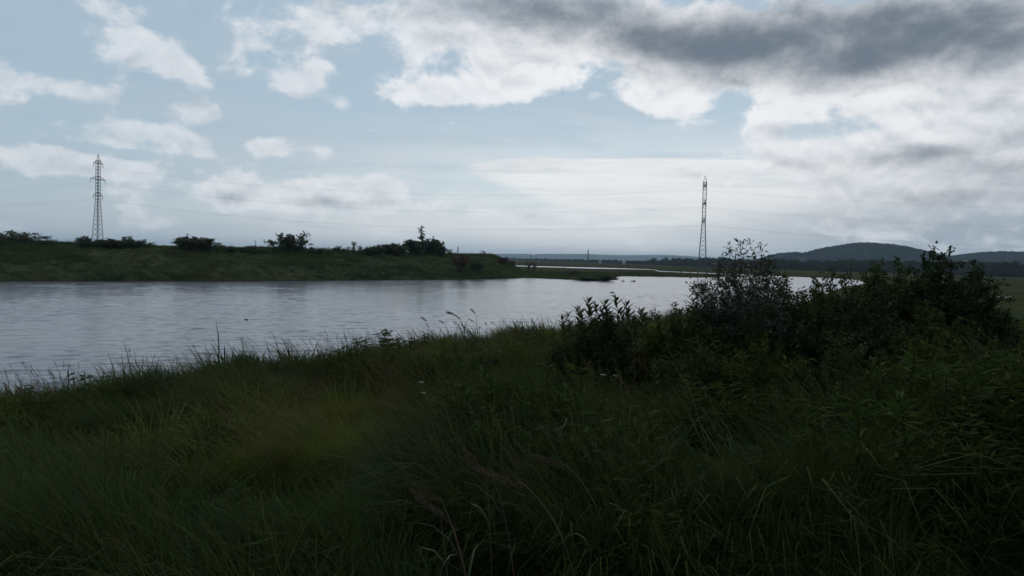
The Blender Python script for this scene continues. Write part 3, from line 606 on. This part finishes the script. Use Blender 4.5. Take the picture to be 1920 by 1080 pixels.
for px, py, wd, wk, rk, lab in HOUSES:
    if px > 1300 and py > 505: loc = on_z(px, py + 1.5, .5); wd = 5.0; Y = loc.y
    elif px > 1300:
        d = ray(px, py); Y = 620.; best = None                          # walk along the sight line until it meets the hillside or the plain
        while Y < 2700:
            tt = Y / d.y; xx, zz2 = d.x * tt, CAM_Z + d.z * tt
            hz_ = max(float(hill_z(np.array([xx]), np.array([Y]))[0]), .5)
            if zz2 < hz_ + 5.5: break
            Y += 8
        loc = Vector((d.x * Y / d.y, Y, hz_))
    else: d = ray(px, py); Y = 1290 if px < 1140 else 1130; loc = Vector((d.x * Y / d.y, Y, .5))
    wd *= .62; root = empty('house', loc, random.uniform(-.5, .5)); tag(root, lab, 'house', 'houses at the foot of the hills'); dp = wd * .6; hh = (3.0 if wd < 8.5 else 5.5) if wd < 18 else 6.5
    lift = 3.0 if loc.z > 3 else 0.5
    mb = MB(); box(mb, (0, 0, hh / 2 + lift - 1), (wd, dp, hh + 2)); mb.build('wall', M['wall_' + wk], root); zt = hh + lift
    mb = MB(); e_ = .5; V = [(-wd / 2 - e_, -dp / 2 - e_, zt), (wd / 2 + e_, -dp / 2 - e_, zt), (wd / 2 + e_, dp / 2 + e_, zt), (-wd / 2 - e_, dp / 2 + e_, zt), (-wd / 2 - e_, 0, zt + dp * .38), (wd / 2 + e_, 0, zt + dp * .38)]
    mb.add(V, q=[(0, 1, 5, 4), (2, 3, 4, 5), (3, 2, 1, 0)], t=[(1, 2, 5), (3, 0, 4)]); mb.build('roof', M['roof_' + rk], root)
    for f in (-.28, 0, .28): mb = MB(); box(mb, (f * wd, -dp / 2 - .03, lift + hh * .55), (wd * .09, .12, hh * .28)); mb.build('window', M['pane'], root)

# ------------------------------------------------------------------ shrubs
M['bush'] = leaf_mat('bush_leaves', (.018, .036, .009), (.040, .058, .014), (.066, .068, .016), .30, .7, spec=.08)
M['bush_dark'] = leaf_mat('dark_bush_leaves', (.014, .026, .010), (.028, .042, .014), (.044, .050, .016), .28, .7, spec=.08)
M['bush_yel'] = leaf_mat('yellow_green_leaves', (.030, .050, .009), (.060, .078, .013), (.088, .088, .016), .32, .7, spec=.06)
M['willow'] = leaf_mat('willow_leaves', (.026, .038, .020), (.050, .058, .034), (.075, .055, .038), .28, .5, spec=.25)
M['red_leaf'] = leaf_mat('russet_leaves', (.050, .024, .016), (.080, .036, .024), (.060, .050, .024), .28, .6, spec=.2)
def shrub(h, w, n_stem, n_twig, n_leaf, ll, lw, seed, r_stem=.018, twig_len=.22, up=.6, droop=.15, low=.25, lean=(0, 0), round_=.5):
    q = np.random.default_rng(seed); st, lf = MB(), MB(); per = max(3, n_leaf // (n_stem * n_twig))
    for i in range(n_stem):
        a = q.uniform(0, 6.283); rr = math.sqrt(q.random()); tx = np.array([math.cos(a) * rr * w / 2 + lean[0], math.sin(a) * rr * w / 2 + lean[1], h * (1 - round_ * rr ** 2) * q.uniform(.78, 1.0)])
        b = np.array([math.cos(a), math.sin(a), 0]) * w * .12 * q.random(); mid = b * .6 + tx * [.38, .38, .58] + q.normal(0, .03 * h, 3)
        t_ = np.linspace(0, 1, 9)[:, None]; P = (1 - t_) ** 2 * b + 2 * t_ * (1 - t_) * mid + t_ ** 2 * tx; P += q.normal(0, .008 * h, P.shape) * t_; P[0, 2] = -.15
        tube(st, P, np.linspace(r_stem, r_stem * .25, 9), 4, False)
        tw = np.concatenate([q.uniform(low, 1, n_twig - 1), [1.0]])
        for k, tv in enumerate(tw):
            o = np.array([np.interp(tv, t_[:, 0], P[:, ax]) for ax in range(3)]); d = unit(q.normal(0, 1, 3) * [1, 1, .5] + [0, 0, up] + unit(tx - b) * .6)
            if k == n_twig - 1: d = unit(tx - mid + q.normal(0, .15, 3) * h * .2)
            L = twig_len * h * q.uniform(.5, 1.15) * (.55 if k == n_twig - 1 else 1); e = o + d * L + np.array([0, 0, -droop * L * .5])
            tube(st, [o, o + d * L * .5, e], [r_stem * .32, r_stem * .22, r_stem * .1], 3, False)
            f = q.uniform(.1, 1.05, per)[:, None]; Q = o + (e - o) * f + q.normal(0, ll * .25, (per, 3))
            D = d * .55 + q.normal(0, .75, (per, 3)); D[:, 2] -= droop; leaves(lf, Q, D, ll * q.uniform(.6, 1.25, per), lw * q.uniform(.7, 1.2, per), q, droop=droop * .5)
    return st, lf
def put_shrub(name, loc, st, lf, label, leafm, cat='bush', group=None, barkm='bark', rz=0):
    root = empty(name, loc, rz); st.build('stems', M[barkm], root); lf.build('crown', M[leafm], root); return tag(root, label, cat, group)
M['bank_bush'] = leaf_mat('bank_bush_leaves', (.055, .078, .040), (.095, .115, .060), (.11, .11, .06), .36, .8, spec=.05); M['bank_bush_dark'] = leaf_mat('bank_bush_leaves_dark', (.044, .060, .040), (.070, .088, .052), (.085, .09, .05), .36, .8, spec=.05); M['bank_red_leaf'] = leaf_mat('bank_russet', (.075, .045, .036), (.10, .06, .045), (.08, .07, .04), .3, .8, spec=.05)
# on the crest of the far bank: a few kinds, copied
KIND = {}
def kind_mesh(k):
    if k not in KIND:
        KIND[k] = []
        for v_ in range(3):
            s0 = 900 + 10 * len(KIND) + v_
            a = {'dense': lambda: shrub(1, 1.6, 20, 9, 2600, .11, .06, s0, .012, .22, .4, .1, .1, round_=.55), 'loose': lambda: shrub(1, 1.5, 18, 8, 1500, .12, .06, s0, .012, .26, .7, .1, .3, round_=.4),
                 'spindly': lambda: shrub(1, .6, 5, 7, 300, .10, .05, s0, .012, .20, .9, .05, .35, round_=.3), 'tree': lambda: shrub(1, 1.0, 18, 9, 2600, .13, .075, s0, .016, .22, .7, .1, .12, round_=.45),
                 'spire': lambda: shrub(1, .34, 3, 12, 260, .10, .045, s0, .014, .14, .9, .0, .2, round_=.15)}[k]()
            KIND[k].append((a[0].mesh('stems', M['bark']), a[1].mesh('crown', None)))
    return KIND[k]
def crest_pos(px, s_to=26.0):
    d = ray(px, 480); Y = np.arange(85., 330, 1.0); X = Y * d.x / d.y; _, _, sb = ground(X, Y, True); k = int(np.argmax(sb >= s_to)); return X[k], Y[k]
low_lab, thin_lab = 'low scrubby bush on the grassy crest of the far bank', 'thin leafy sapling on the crest of the far bank'
CREST = [(40, 66, 24, 'loose', 'bush', 'wide straggly bush on the far bank crest, well before the corner-on pylon'), (8, 24, 14, 'loose', 'bush', low_lab), (95, 18, 9, 'dense', 'bush_dark', low_lab),
         (158, 30, 13, 'dense', 'bush_dark', 'low rounded dark bush at the foot of the corner-on pylon'), (205, 52, 10, 'dense', 'bush_dark', 'long low dark bush hiding the feet of the corner-on pylon'), (226, 12, 12, 'spindly', 'bush', thin_lab),
         (252, 40, 15, 'dense', 'bush_dark', 'dome-shaped dark bush just past the corner-on pylon'), (276, 14, 8, 'loose', 'bush', low_lab), (352, 40, 25, 'tree', 'bush', 'leafy two-lobed green bush standing alone on the bank crest, rounder half'), (384, 36, 26, 'tree', 'bush', 'leafy two-lobed green bush standing alone on the bank crest, taller half'),
         (418, 15, 10, 'loose', 'bush', low_lab), (433, 16, 13, 'tree', 'bush', low_lab), (466, 32, 9, 'dense', 'bush', low_lab), (495, 20, 8, 'loose', 'bush', low_lab),
         (538, 58, 23, 'dense', 'bush_dark', 'broad dense dark bush with a smooth rounded top'), (569, 26, 34, 'spindly', 'bush', 'slender open tree leaning out of the dense dark bush'), (590, 34, 9, 'dense', 'bush', low_lab), (612, 22, 8, 'loose', 'bush', low_lab), (634, 16, 10, 'dense', 'bush', low_lab),
         (653, 8, 14, 'spire', 'bush', thin_lab), (664, 8, 18, 'spire', 'bush', thin_lab), (674, 12, 13, 'spindly', 'bush', thin_lab), (692, 20, 16, 'tree', 'bush', 'small upright bush starting the thicket on the bank'), (706, 26, 20, 'tree', 'bush', 'bushy shrub with a pointed top in the bank thicket'), (730, 34, 18, 'tree', 'bush_dark', 'dark rounded shrub in the middle of the bank thicket'),
         (750, 26, 20, 'tree', 'bush', 'green shrub beside the tallest part of the bank thicket'), (778, 34, 29, 'tree', 'bush_dark', 'tallest dark bush of the thicket near the end of the bank'), (793, 12, 42, 'spire', 'bush', 'thin spire of a tree poking above the thicket'), (808, 40, 29, 'tree', 'bush_dark', 'bulky dark bush closing the thicket'), (826, 18, 22, 'tree', 'bush', 'small bush sloping off the end of the thicket'),
         (842, 12, 12, 'spindly', 'bush', thin_lab), (905, 9, 13, 'spindly', 'bush', 'lone small sapling on the sloping end of the bank')]
q = np.random.default_rng(77)
def put_kind(px, x_, y_, wpx, hpx, kd, mt, lab, cat='bush', grp=None, name=None):
    kw, kh = {'dense': (1.3, 1.35), 'spindly': (1.1, 1.1), 'spire': (1.2, 1.1)}.get(kd, (1.1, .92)); sw = wpx * y_ / 1500. * kw; sh = hpx * y_ / 1500. * kh; a, b = kind_mesh(kd)[q.integers(0, 3)]; wid = {'dense': 1.6, 'loose': 1.5, 'spindly': .6, 'tree': 1.0, 'spire': .34}[kd]
    root = empty(name or {'dense': 'bush', 'loose': 'bush', 'spindly': 'sapling', 'tree': 'shrub', 'spire': 'sapling'}[kd], (x_, y_, gz(x_, y_) - .1), q.uniform(0, 6.28)); scl = (sw / wid * 1.15, sw / wid * 1.15, sh * 1.1)
    inst('stems', a, root, sc=scl); cm = mt + kd; me = b if cm not in KIND else b
    o = inst('crown', b, root, sc=scl)
    if not b.materials: b.materials.append(None)
    o.material_slots[0].link = 'OBJECT'; o.material_slots[0].material = M['bank_' + mt]
    if lab in (low_lab, thin_lab): grp = 'low bushes along the far bank' if lab == low_lab else 'thin saplings along the far bank'
    tag(root, lab, cat, grp)
for px, wpx, hpx, kd, mt, lab in CREST:
    x_, y_ = crest_pos(px, 24 + q.uniform(-2, 3)); put_kind(px, x_, y_, wpx, hpx, kd, mt, lab, 'sapling' if kd in ('spindly', 'spire') else 'bush')
for px, py, wpx, hpx, kd, mt, lab in ((943, 497, 18, 16, 'loose', 'red_leaf', 'russet bush on the falling end of the far bank'), (958, 500, 14, 12, 'loose', 'red_leaf', 'smaller russet bush just below the first russet bush'), (990, 514, 10, 22, 'spindly', 'red_leaf', 'thin reddish sapling at the tip of the far bank'),
                                  (1000, 512, 10, 18, 'spindly', 'red_leaf', 'thin reddish sapling where the spit leaves the bank'), (862, 508, 34, 30, 'loose', 'red_leaf', 'faded brownish bush half way down the end of the far bank'), (895, 510, 24, 16, 'dense', 'bush_dark', 'dark low bush on the slope near the tip of the far bank'),
                                  (1070, 516, 22, 7, 'dense', 'bush_dark', 'low dark bush on the green tongue of the spit'), (1135, 525.5, 36, 7, 'dense', 'bush_dark', 'low dark scrub at the tip of the green tongue'), (1100, 526, 40, 5, 'dense', 'bush', 'low green scrub along the edge of the tongue')):
    d = ray(px, py); Y = np.arange(120., 330, .5); X = Y * d.x / d.y; zr = CAM_Z + d.z * Y / d.y; k = int(np.argmax(ground(X, Y) >= zr)); put_kind(px, X[k], Y[k], wpx, hpx, kd, mt, lab)

# near shrubs: pixel column, top row, distance, width in pixels
def near_spot(px, Y): d = ray(px, 560); x_ = Y * d.x / d.y; return x_, gz(x_, Y)
def near_shrub(px, ytop, Y, wpx, n_stem, n_twig, n_leaf, ll, lw, leafm, lab, seed, name='shrub', cat='bush', **kw):
    x_, z_ = near_spot(px, Y); h = max(at_y(px, ytop, Y).z - z_, .4) * (1.0 if name == 'willow_bush' else 1.05); st, lf = shrub(h, wpx * Y / 1500., n_stem, n_twig, n_leaf, ll, lw, seed, **kw)
    return put_shrub(name, (x_, Y, z_), st, lf, lab, leafm, cat)
near_shrub(1400, 468, 12.5, 200, 48, 11, 8500, .105, .024, 'willow', 'tall airy willow bush with narrow leaves in front of the edge-on pylon', 301, 'willow_bush', r_stem=.011, twig_len=.16, up=.9, low=.30, droop=.1, round_=.30)
near_shrub(1350, 512, 13.2, 120, 24, 10, 3400, .10, .023, 'willow', 'lower sparse willow bush whose twigs cross the water', 302, 'willow_bush', r_stem=.008, twig_len=.17, up=.8, low=.3, round_=.35)
near_shrub(1768, 480, 13.5, 210, 39, 13, 20700, 0.084, 0.041, 'bush_dark', 'largest dark bush, its peak standing above the hills', 303, r_stem=.014, twig_len=.16, low=.05, round_=.6)
near_shrub(1772, 470, 13.4, 26, 3, 8, 260, .06, .028, 'red_leaf', 'russet sprig topping the largest dark bush', 304, 'sapling', 'sapling', r_stem=.006, twig_len=.06, low=.7, round_=.1)
near_shrub(1660, 502, 14.5, 190, 33, 12, 14949, 0.084, 0.036, 'bush', 'broad green bush leaning against the largest dark bush', 305, r_stem=.012, twig_len=.17, low=.05, round_=.6)
near_shrub(1560, 514, 14.0, 150, 30, 12, 11500, 0.090, 0.031, 'bush', 'feathery green bush between the willow and the broad green bush', 306, r_stem=.010, twig_len=.17, low=.05, round_=.5)
near_shrub(1480, 535, 13.0, 130, 27, 12, 9660, 0.090, 0.031, 'bush_yel', 'yellowish green bush at the foot of the willow', 307, r_stem=.010, twig_len=.17, low=.1, round_=.5)
near_shrub(1840, 540, 12.6, 130, 27, 12, 9660, 0.084, 0.036, 'bush_dark', 'dark bush stepping down from the largest bush to the meadow', 308, r_stem=.010, twig_len=.17, low=.1, round_=.55)
near_shrub(1895, 600, 11.8, 130, 21, 11, 6899, 0.084, 0.034, 'bush_dark', 'low dark bush at the meadow edge', 309, r_stem=.010, twig_len=.17, low=.1, round_=.5)
near_shrub(1270, 592, 13.4, 130, 30, 12, 10580, 0.078, 0.031, 'bush_yel', 'rounded yellow-green bush between the two willowherb clumps', 310, r_stem=.008, twig_len=.17, low=.08, round_=.55)
near_shrub(1400, 610, 12.0, 190, 33, 12, 12879, 0.084, 0.031, 'bush', 'wide low bush under the willow', 311, r_stem=.009, twig_len=.18, low=.08, round_=.5)
near_shrub(1580, 600, 11.6, 210, 33, 12, 13799, 0.084, 0.034, 'bush_dark', 'wide low dark bush in front of the feathery bush', 312, r_stem=.009, twig_len=.18, low=.08, round_=.5)
near_shrub(1740, 590, 11.2, 200, 33, 12, 13799, 0.084, 0.031, 'bush', 'wide low green bush in front of the largest bush', 313, r_stem=.009, twig_len=.18, low=.08, round_=.5)
near_shrub(905, 672, 15.5, 170, 30, 11, 11040, 0.084, 0.034, 'bush_dark', 'low dark bush sunk in the grass below the shore reeds', 314, r_stem=.008, twig_len=.18, low=.06, round_=.5)
near_shrub(1120, 640, 13.2, 200, 30, 12, 10580, 0.090, 0.031, 'bush_dark', 'dark leafy undergrowth around the tall willowherb stems', 315, r_stem=.008, twig_len=.18, low=.06, round_=.5)
near_shrub(540, 705, 24.0, 150, 21, 10, 5979, 0.112, 0.026, 'bush', 'low bluish-green sedge bush jutting out at the shore', 316, r_stem=.006, twig_len=.22, low=.05, up=1.4, round_=.3)

near_shrub(1705, 500, 14.8, 150, 26, 11, 9000, .085, .036, 'bush', 'leafy green shoulder bush joining the broad bush to the largest one', 321, r_stem=.010, twig_len=.17, low=.05, round_=.45)
near_shrub(1610, 518, 13.0, 170, 28, 11, 9500, .085, .034, 'bush_dark', 'dense dark bush filling in below the broad green bush', 322, r_stem=.010, twig_len=.18, low=.04, round_=.45)
near_shrub(1520, 560, 12.4, 150, 26, 11, 8000, .085, .034, 'bush', 'dense green bush below the feathery one', 323, r_stem=.010, twig_len=.18, low=.04, round_=.45)
near_shrub(1810, 515, 13.0, 130, 24, 11, 8000, .085, .036, 'bush_dark', 'dense dark bush hugging the meadow side of the largest one', 324, r_stem=.010, twig_len=.18, low=.04, round_=.5)
near_shrub(1330, 585, 12.8, 120, 24, 11, 6500, .085, .032, 'bush', 'leafy bush between the second willowherb clump and the willow', 325, r_stem=.008, twig_len=.18, low=.04, round_=.5)
near_shrub(1120, 594, 13.6, 165, 40, 11, 9000, .095, .028, 'bush_dark', 'compact rounded leafy bush behind the tall willowherb stems', 326, r_stem=.008, twig_len=.16, low=.05, round_=.55)

near_shrub(1300, 650, 11.0, 150, 26, 10, 5200, .080, .028, 'bush', 'low leafy thicket in front of the second willowherb clump', 331, r_stem=.007, twig_len=.2, low=.04, up=1.0, round_=.35)
near_shrub(1440, 655, 10.6, 180, 28, 10, 6000, .080, .026, 'bush_yel', 'low yellow-green thicket in front of the wide low bush under the willow', 332, r_stem=.007, twig_len=.2, low=.04, up=1.0, round_=.35)
near_shrub(1600, 650, 10.2, 190, 28, 10, 6000, .080, .026, 'bush', 'low ragged thicket in front of the wide low dark bush', 333, r_stem=.007, twig_len=.2, low=.04, up=1.0, round_=.35)
near_shrub(1760, 645, 10.0, 190, 28, 10, 6000, .080, .028, 'bush_yel', 'low yellow-green thicket merging into the grass before the largest bush', 334, r_stem=.007, twig_len=.2, low=.04, up=1.0, round_=.35)
near_shrub(1880, 660, 9.8, 160, 24, 10, 5000, .080, .028, 'bush', 'low ragged thicket merging into the grass at the meadow edge', 335, r_stem=.007, twig_len=.2, low=.04, up=1.0, round_=.35)

# ------------------------------------------------------------------ tall willowherb with pink spikes
M['herb'] = leaf_mat('willowherb_leaves', (.020, .036, .010), (.040, .054, .014), (.070, .036, .020), .32, .75, spec=.06)
M['pink'] = leaf_mat('pink_flowers', (.15, .06, .08), (.22, .10, .13), None, .35, .6); M['pod'] = leaf_mat('seed_pods', (.045, .030, .020), (.070, .042, .030), None, .25, .6)
q = np.random.default_rng(99); mb = MB()                         # one leaf, shared: pointed blade with a sagging midrib
sx_ = np.array([0, .2, .45, .75, 1.0]); wv = np.array([.02, .75, 1., .6, .0]) * .125; zc = -.18 * sx_ ** 2
V = np.concatenate([np.stack([sx_, -wv, zc + .03 * (wv > .03)], 1), np.stack([sx_, 0 * sx_, zc], 1), np.stack([sx_, wv, zc + .03 * (wv > .03)], 1)]); qs = []
for r_ in (0, 1):
    for k in range(4): qs.append((r_ * 5 + k, r_ * 5 + k + 1, (r_ + 1) * 5 + k + 1, (r_ + 1) * 5 + k))
LEAF = mb.add(V, q=qs).mesh('leaf', M['herb'], True)
HERB = []
for v_ in range(4):
    L = 1.0; P = stalk_pts(L, .03, .18, q, 8); sm_, fo, sp = MB(), MB(), MB(); tube(sm_, P, np.linspace(.0055, .002, len(P)), 5, False); tt0 = np.linspace(0, 1, len(P)); up_leaf = []
    for k in range(60):
        tv = .16 + .82 * k / 60.; o = np.array([np.interp(tv, tt0, P[:, ax]) for ax in range(3)]); a = k * 2.4 + q.normal(0, .2); el_ = q.uniform(.35, .85) + .35 * (tv - .5); l_ = .095 * (1.2 - .55 * max(tv - .6, 0) / .4) * q.uniform(.85, 1.15)
        if k >= 44: up_leaf.append((o, a, el_, l_))
        else: leaves(fo, [o], [(math.cos(a) * math.cos(el_), math.sin(a) * math.cos(el_), math.sin(el_))], l_ * 1.1, l_ * .22, q, droop=.25)
    n = 22; tv = q.uniform(.955, 1.0, n); o = np.stack([np.interp(tv, tt0, P[:, ax]) for ax in range(3)], 1); a = q.uniform(0, 6.28, n); up_ = (tv - .955) * 18
    leaves(sp, o, np.stack([np.cos(a), np.sin(a), .3 + up_], 1), (.022 * (1.2 - up_)).clip(.007), (.009 * (1.2 - up_)).clip(.004), q)
    HERB.append((sm_.mesh('stem', M['stem_red']), fo.mesh('lower_foliage', M['herb']), sp, up_leaf, P[-1]))
SPIKE = {}
def willowherb(px, ytop, Y, v_, flower, lab, grp):
    x_, z_ = near_spot(px, Y); h = max(at_y(px, ytop, Y).z - z_, .4); st, fo, sp, ul, tip = HERB[v_]; s = h / tip[2]; root = empty('willowherb_plant', (x_ - tip[0] * s, Y - tip[1] * s, z_), q.normal(0, .25))
    tag(root, lab, 'wildflower', grp); xy = s if s < 1.5 else 1.5 + (s - 1.5) * .4; sc = (xy, xy, s)
    inst('stem', st, root, sc=sc); o = inst('lower_foliage', fo, root, sc=sc); o['kind'] = 'stuff'
    if (v_, flower) not in SPIKE: SPIKE[v_, flower] = sp.mesh('flower_spike', M['pink' if flower else 'pod'])
    inst('flower_spike', SPIKE[v_, flower], root, sc=sc)
    for o_, a, el_, l_ in ul: inst('leaf', LEAF, root, (o_[0] * xy, o_[1] * xy, o_[2] * s), (0, -el_, a), l_ * s * 1.25)
L1 = 'tall willowherb stem in the clump standing before the open water'; L2 = 'willowherb stem in the clump beside the willow bush'
for k, (px, yt) in enumerate(((1034, 612), (1050, 590), (1062, 584), (1078, 572), (1086, 578), (1098, 556), (1104, 580), (1114, 566), (1124, 574), (1130, 560), (1140, 586), (1150, 552), (1160, 578), (1170, 562), (1178, 584), (1186, 592), (1196, 576), (1206, 584), (1092, 600), (1118, 596), (1146, 604), (1172, 602), (1070, 604), (1056, 618))):
    willowherb(px, yt, 13.2 + q.uniform(-.5, .9), k % 4, k == 4, L1, 'willowherb in front of the water')
for k, (px, yt) in enumerate(((1230, 590), (1246, 592), (1258, 588), (1270, 578), (1284, 574), (1292, 556), (1300, 566), (1310, 552), (1320, 572), (1332, 560), (1344, 580))):
    willowherb(px, yt, 13.0 + q.uniform(-.5, .8), (k + 1) % 4, k == 0, L2, 'willowherb beside the willow')
for k, (px, yt, Y, lab) in enumerate(((1107, 676, 10.6, 'short willowherb with a bright pink flower spike in front of the dark undergrowth'), (1228, 684, 10.2, 'short willowherb with a pale pink spike in front of the yellow-green bush'), (1293, 718, 8.6, 'short faded willowherb with a greyish pink spike low in the grass'))):
    willowherb(px, yt, Y, k, True, lab, None)
# white umbels in the grass
M['white'] = plain_mat('white_petals', (.45, .45, .43), (.6, .6, .57), 30, .8)
for px, py, Y, lab in ((1140, 702, 9.8, 'small white umbel flower in the grass, the paler of a pair'), (1162, 703, 9.6, 'small white umbel flower in the grass, the brighter of a pair'), (797, 716, 11.5, 'white umbel flower above the tan grass heads'), (801, 736, 11.0, 'dull white umbel flower just below another one')):
    x_, z_ = near_spot(px, Y); tp = at_y(px, py, Y); h = max(tp.z - z_, .25); root = empty('umbel_flower', (x_, Y, z_)); st, fl = MB(), MB(); P = stalk_pts(h * .9, .02, .06, q); tube(st, P, .0035, 4, False)
    for a in np.arange(11) * 2.4:
        r_ = .004 + .0032 * a / 2.4; e = P[-1] + [math.cos(a) * r_, math.sin(a) * r_, h * .1 - r_ * .3]; tube(st, [P[-1], e], .0012, 3, False)
        aa = np.arange(7) * .9; leaves(fl, np.repeat([e], 7, 0), np.stack([np.cos(aa), np.sin(aa), .3 + 0 * aa], 1), .010, .008, q)
    st.build('stem', M['stem'], root); fl.build('flower_head', M['white'], root); tag(root, lab, 'wildflower')

# ------------------------------------------------------------------ reed stalks with seed heads
M['reed'] = leaf_mat('reed_leaves', (.030, .040, .016), (.055, .060, .026), None, .25, .6); M['head'] = leaf_mat('seed_heads', (.050, .037, .024), (.085, .062, .040), None, .25, .8, spec=.1)
M['head_dark'] = leaf_mat('dark_seed_heads', (.040, .028, .026), (.070, .048, .042), None, .25, .8, spec=.1)
REED = []
for v2 in range(10):
    v_, tk = v2 % 5, (1.55 if v2 < 5 else 1.0)
    P = stalk_pts(.82, .06 + .03 * v_, (.15, .3, .55, .8, .25)[v_], q, 9); st, hd, lf = MB(), MB(), MB(); tube(st, P, np.linspace(.0050, .0022, len(P)) * tk, 4, False)
    panicle(hd, P[-1] - (P[-1] - P[-2]) * .5, unit(P[-1] - P[-2] + [-.06, 0, -.02]), .20, .036 * tk, q, 110)
    for f in (.25, .42, .6):
        o = np.array([np.interp(f, np.linspace(0, 1, len(P)), P[:, ax]) for ax in range(3)]); n0 = MB(); blades(n0, 1, .38, .009 * tk, .5, 1.6, q, 0, .3); lf.add(n0.v[0] + o, q=n0.q[0], t=n0.t[0])
    REED.append((st.mesh('stem', M['stem_red']), hd, lf.mesh('leaf_blades', M['reed']), P[-1] + unit(P[-1] - P[-2]) * .12)); 
RH = {}
def reed(px, ytip, Y, v_, lab, grp, dark=True, z_=None):
    d = ray(px, ytip); x_ = Y * d.x / d.y; z_ = gz(x_, Y) if z_ is None else z_; st, hd, lf, tip = REED[v_]; h = max(at_y(px, ytip, Y).z - z_, .3); s = h / tip[2]
    root = empty('reed_stalk', (x_ - tip[0] * s, Y - tip[1] * s, z_), q.normal(0, .3)); tag(root, lab, 'reed', grp)
    if (v_, dark) not in RH: RH[v_, dark] = hd.mesh('seed_head', M['head_dark' if dark else 'head'])
    inst('stem', st, root, sc=s); inst('seed_head', RH[v_, dark], root, sc=s); o = inst('leaf_blades', lf, root, sc=s)
def shore_y(px, inl):                                              # distance at which a sight line column is still inl metres inside the near shore
    d = ray(px, 600); Y = np.arange(8., 80, .25); X = Y * d.x / d.y; _, sa, _ = ground(X, Y, True); k = np.nonzero(sa > inl)[0]; return float(Y[k[-1]]) if len(k) else 20.
RL = [(795, 592, 'tall single reed leaning left at the edge of the reed group'), (826, 598, 'reed with a kinked drooping head in the reed group'), (842, 581, 'reed with the head blown out sideways in the reed group'), (853, 602, 'thin short reed in the reed group'), (860, 588, 'reed with an upright double head in the reed group'), (871, 608, 'short bent reed in the reed group'),
      (883, 596, 'reed with a thick nodding head in the reed group'), (891, 577, 'tallest straightest reed in the reed group'), (899, 612, 'short reed with a loose head in the reed group'), (907, 603, 'reed with a feathery curved head in the reed group'), (911, 620, 'lowest reed with a full head in the reed group'), (925, 602, 'last reed on the bush side of the reed group')]
for k, (px, py, lab) in enumerate(RL): reed(px, py, shore_y(px, 1.0 + (k % 3) * .6), (1, 2, 3, 0, 4, 2, 2, 0, 3, 1, 3, 4)[k], lab, 'reed group on the shore')
for k, (px, py) in enumerate(((590, 662), (597, 656), (603, 664), (612, 652), (470, 672), (455, 664), (548, 668), (532, 672), (1012, 612), (975, 622), (955, 624), (700, 640), (735, 636))): reed(px, py, shore_y(px, .8), k % 5, 'sparse short reed at the grassy edge of the near shore', 'sparse reeds along the near shore')
for k, (px, py) in enumerate(((291, 692), (296, 696), (308, 694), (286, 698))): reed(px, py, shore_y(px, .3) + 1.5, k % 3, 'thin reed standing in the shallow water', 'reeds standing in the water', z_=-.1)
rr = np.random.default_rng(123)
for k in range(34): px = rr.uniform(-10, 250); reed(px, rr.uniform(722, 752) - (px / 250) * 2, shore_y(px, rr.uniform(.2, 1.6)), k % 5, 'brownish reed in the fringe where the slope meets the water', 'reed fringe along the water')
for k, (px, py, Y) in enumerate(((893, 838, 4.6), (905, 850, 4.5), (922, 852, 4.7), (940, 868, 4.5), (955, 862, 4.9), (985, 838, 5.2), (1035, 800, 5.8), (1045, 782, 6.0), (1022, 835, 5.0), (805, 892, 4.2), (815, 905, 4.1), (822, 920, 4.0), (1095, 815, 5.4), (1058, 770, 6.4), (1148, 820, 5.3), (1172, 700, 8.4), (1340, 652, 10.5))):
    reed(px, py, Y, k % 5 + 5, 'tan feathery grass head nodding above the dark foreground grass', 'tan grass heads in the foreground', False)
for k, (px, py, Y) in enumerate(((690, 672, 15.5), (700, 678, 15.2), (708, 686, 15), (716, 680, 15.6), (728, 690, 14.6), (738, 700, 14), (682, 690, 15))): reed(px, py, Y, k % 5 + 5, 'tan grass head in the bleached patch on the slope', 'bleached grass heads on the slope', False)

# weed clumps in the river, a pool in the right-hand meadow
for px, py, sz, lab in ((1168, 527.5, .35, 'small flat weed clump afloat off the tongue'), (1187.5, 528, .5, 'rounder dark weed clump afloat off the tongue'), (1148, 549, .28, 'tiny weed clump out in the open river'), (462, 600, .07, 'tiny dark weed clump alone in the wide water')):
    c = on_z(px, py, 0); root = empty('weed_clump', (c.x, c.y, -.03)); mb = MB(); r_ = np.random.default_rng(int(px)); blades(mb, 60, sz * 1.3, .05, .7, 1.2, r_, sz * .9, .2); mb.build('blades', M['grass_dark'], root)
    mb = MB(); n = 90; a = r_.uniform(0, 6.28, n); rr_ = np.sqrt(r_.random(n)) * sz * 1.1; leaves(mb, np.stack([np.cos(a) * rr_, np.sin(a) * rr_, .05 + 0 * a], 1), r_.normal(0, 1, (n, 3)) * [1, 1, .3], .25 * sz + .05, .12, r_); mb.build('leaf_mat', M['bush_dark'], root); tag(root, lab, 'weed')
c = on_z(1874, 555.5, .5); a = np.arange(40) / 40 * 2 * np.pi; rx = 2.0 * (1 + .18 * np.sin(3 * a + 1) + .1 * np.sin(7 * a)); ry = 2.2 * (1 + .15 * np.cos(4 * a))
zp = float(ground(c.x + rx * np.cos(a), c.y + ry * np.sin(a)).max()) + .02; mb = MB(); mb.add(np.concatenate([[[c.x, c.y, zp]], np.stack([c.x + rx * np.cos(a), c.y + ry * np.sin(a), zp + 0 * a], 1)]), t=[(0, k + 1, (k + 1) % 40 + 1) for k in range(40)])
tag(mb.build('meadow_pool', M['water']), kind='structure')
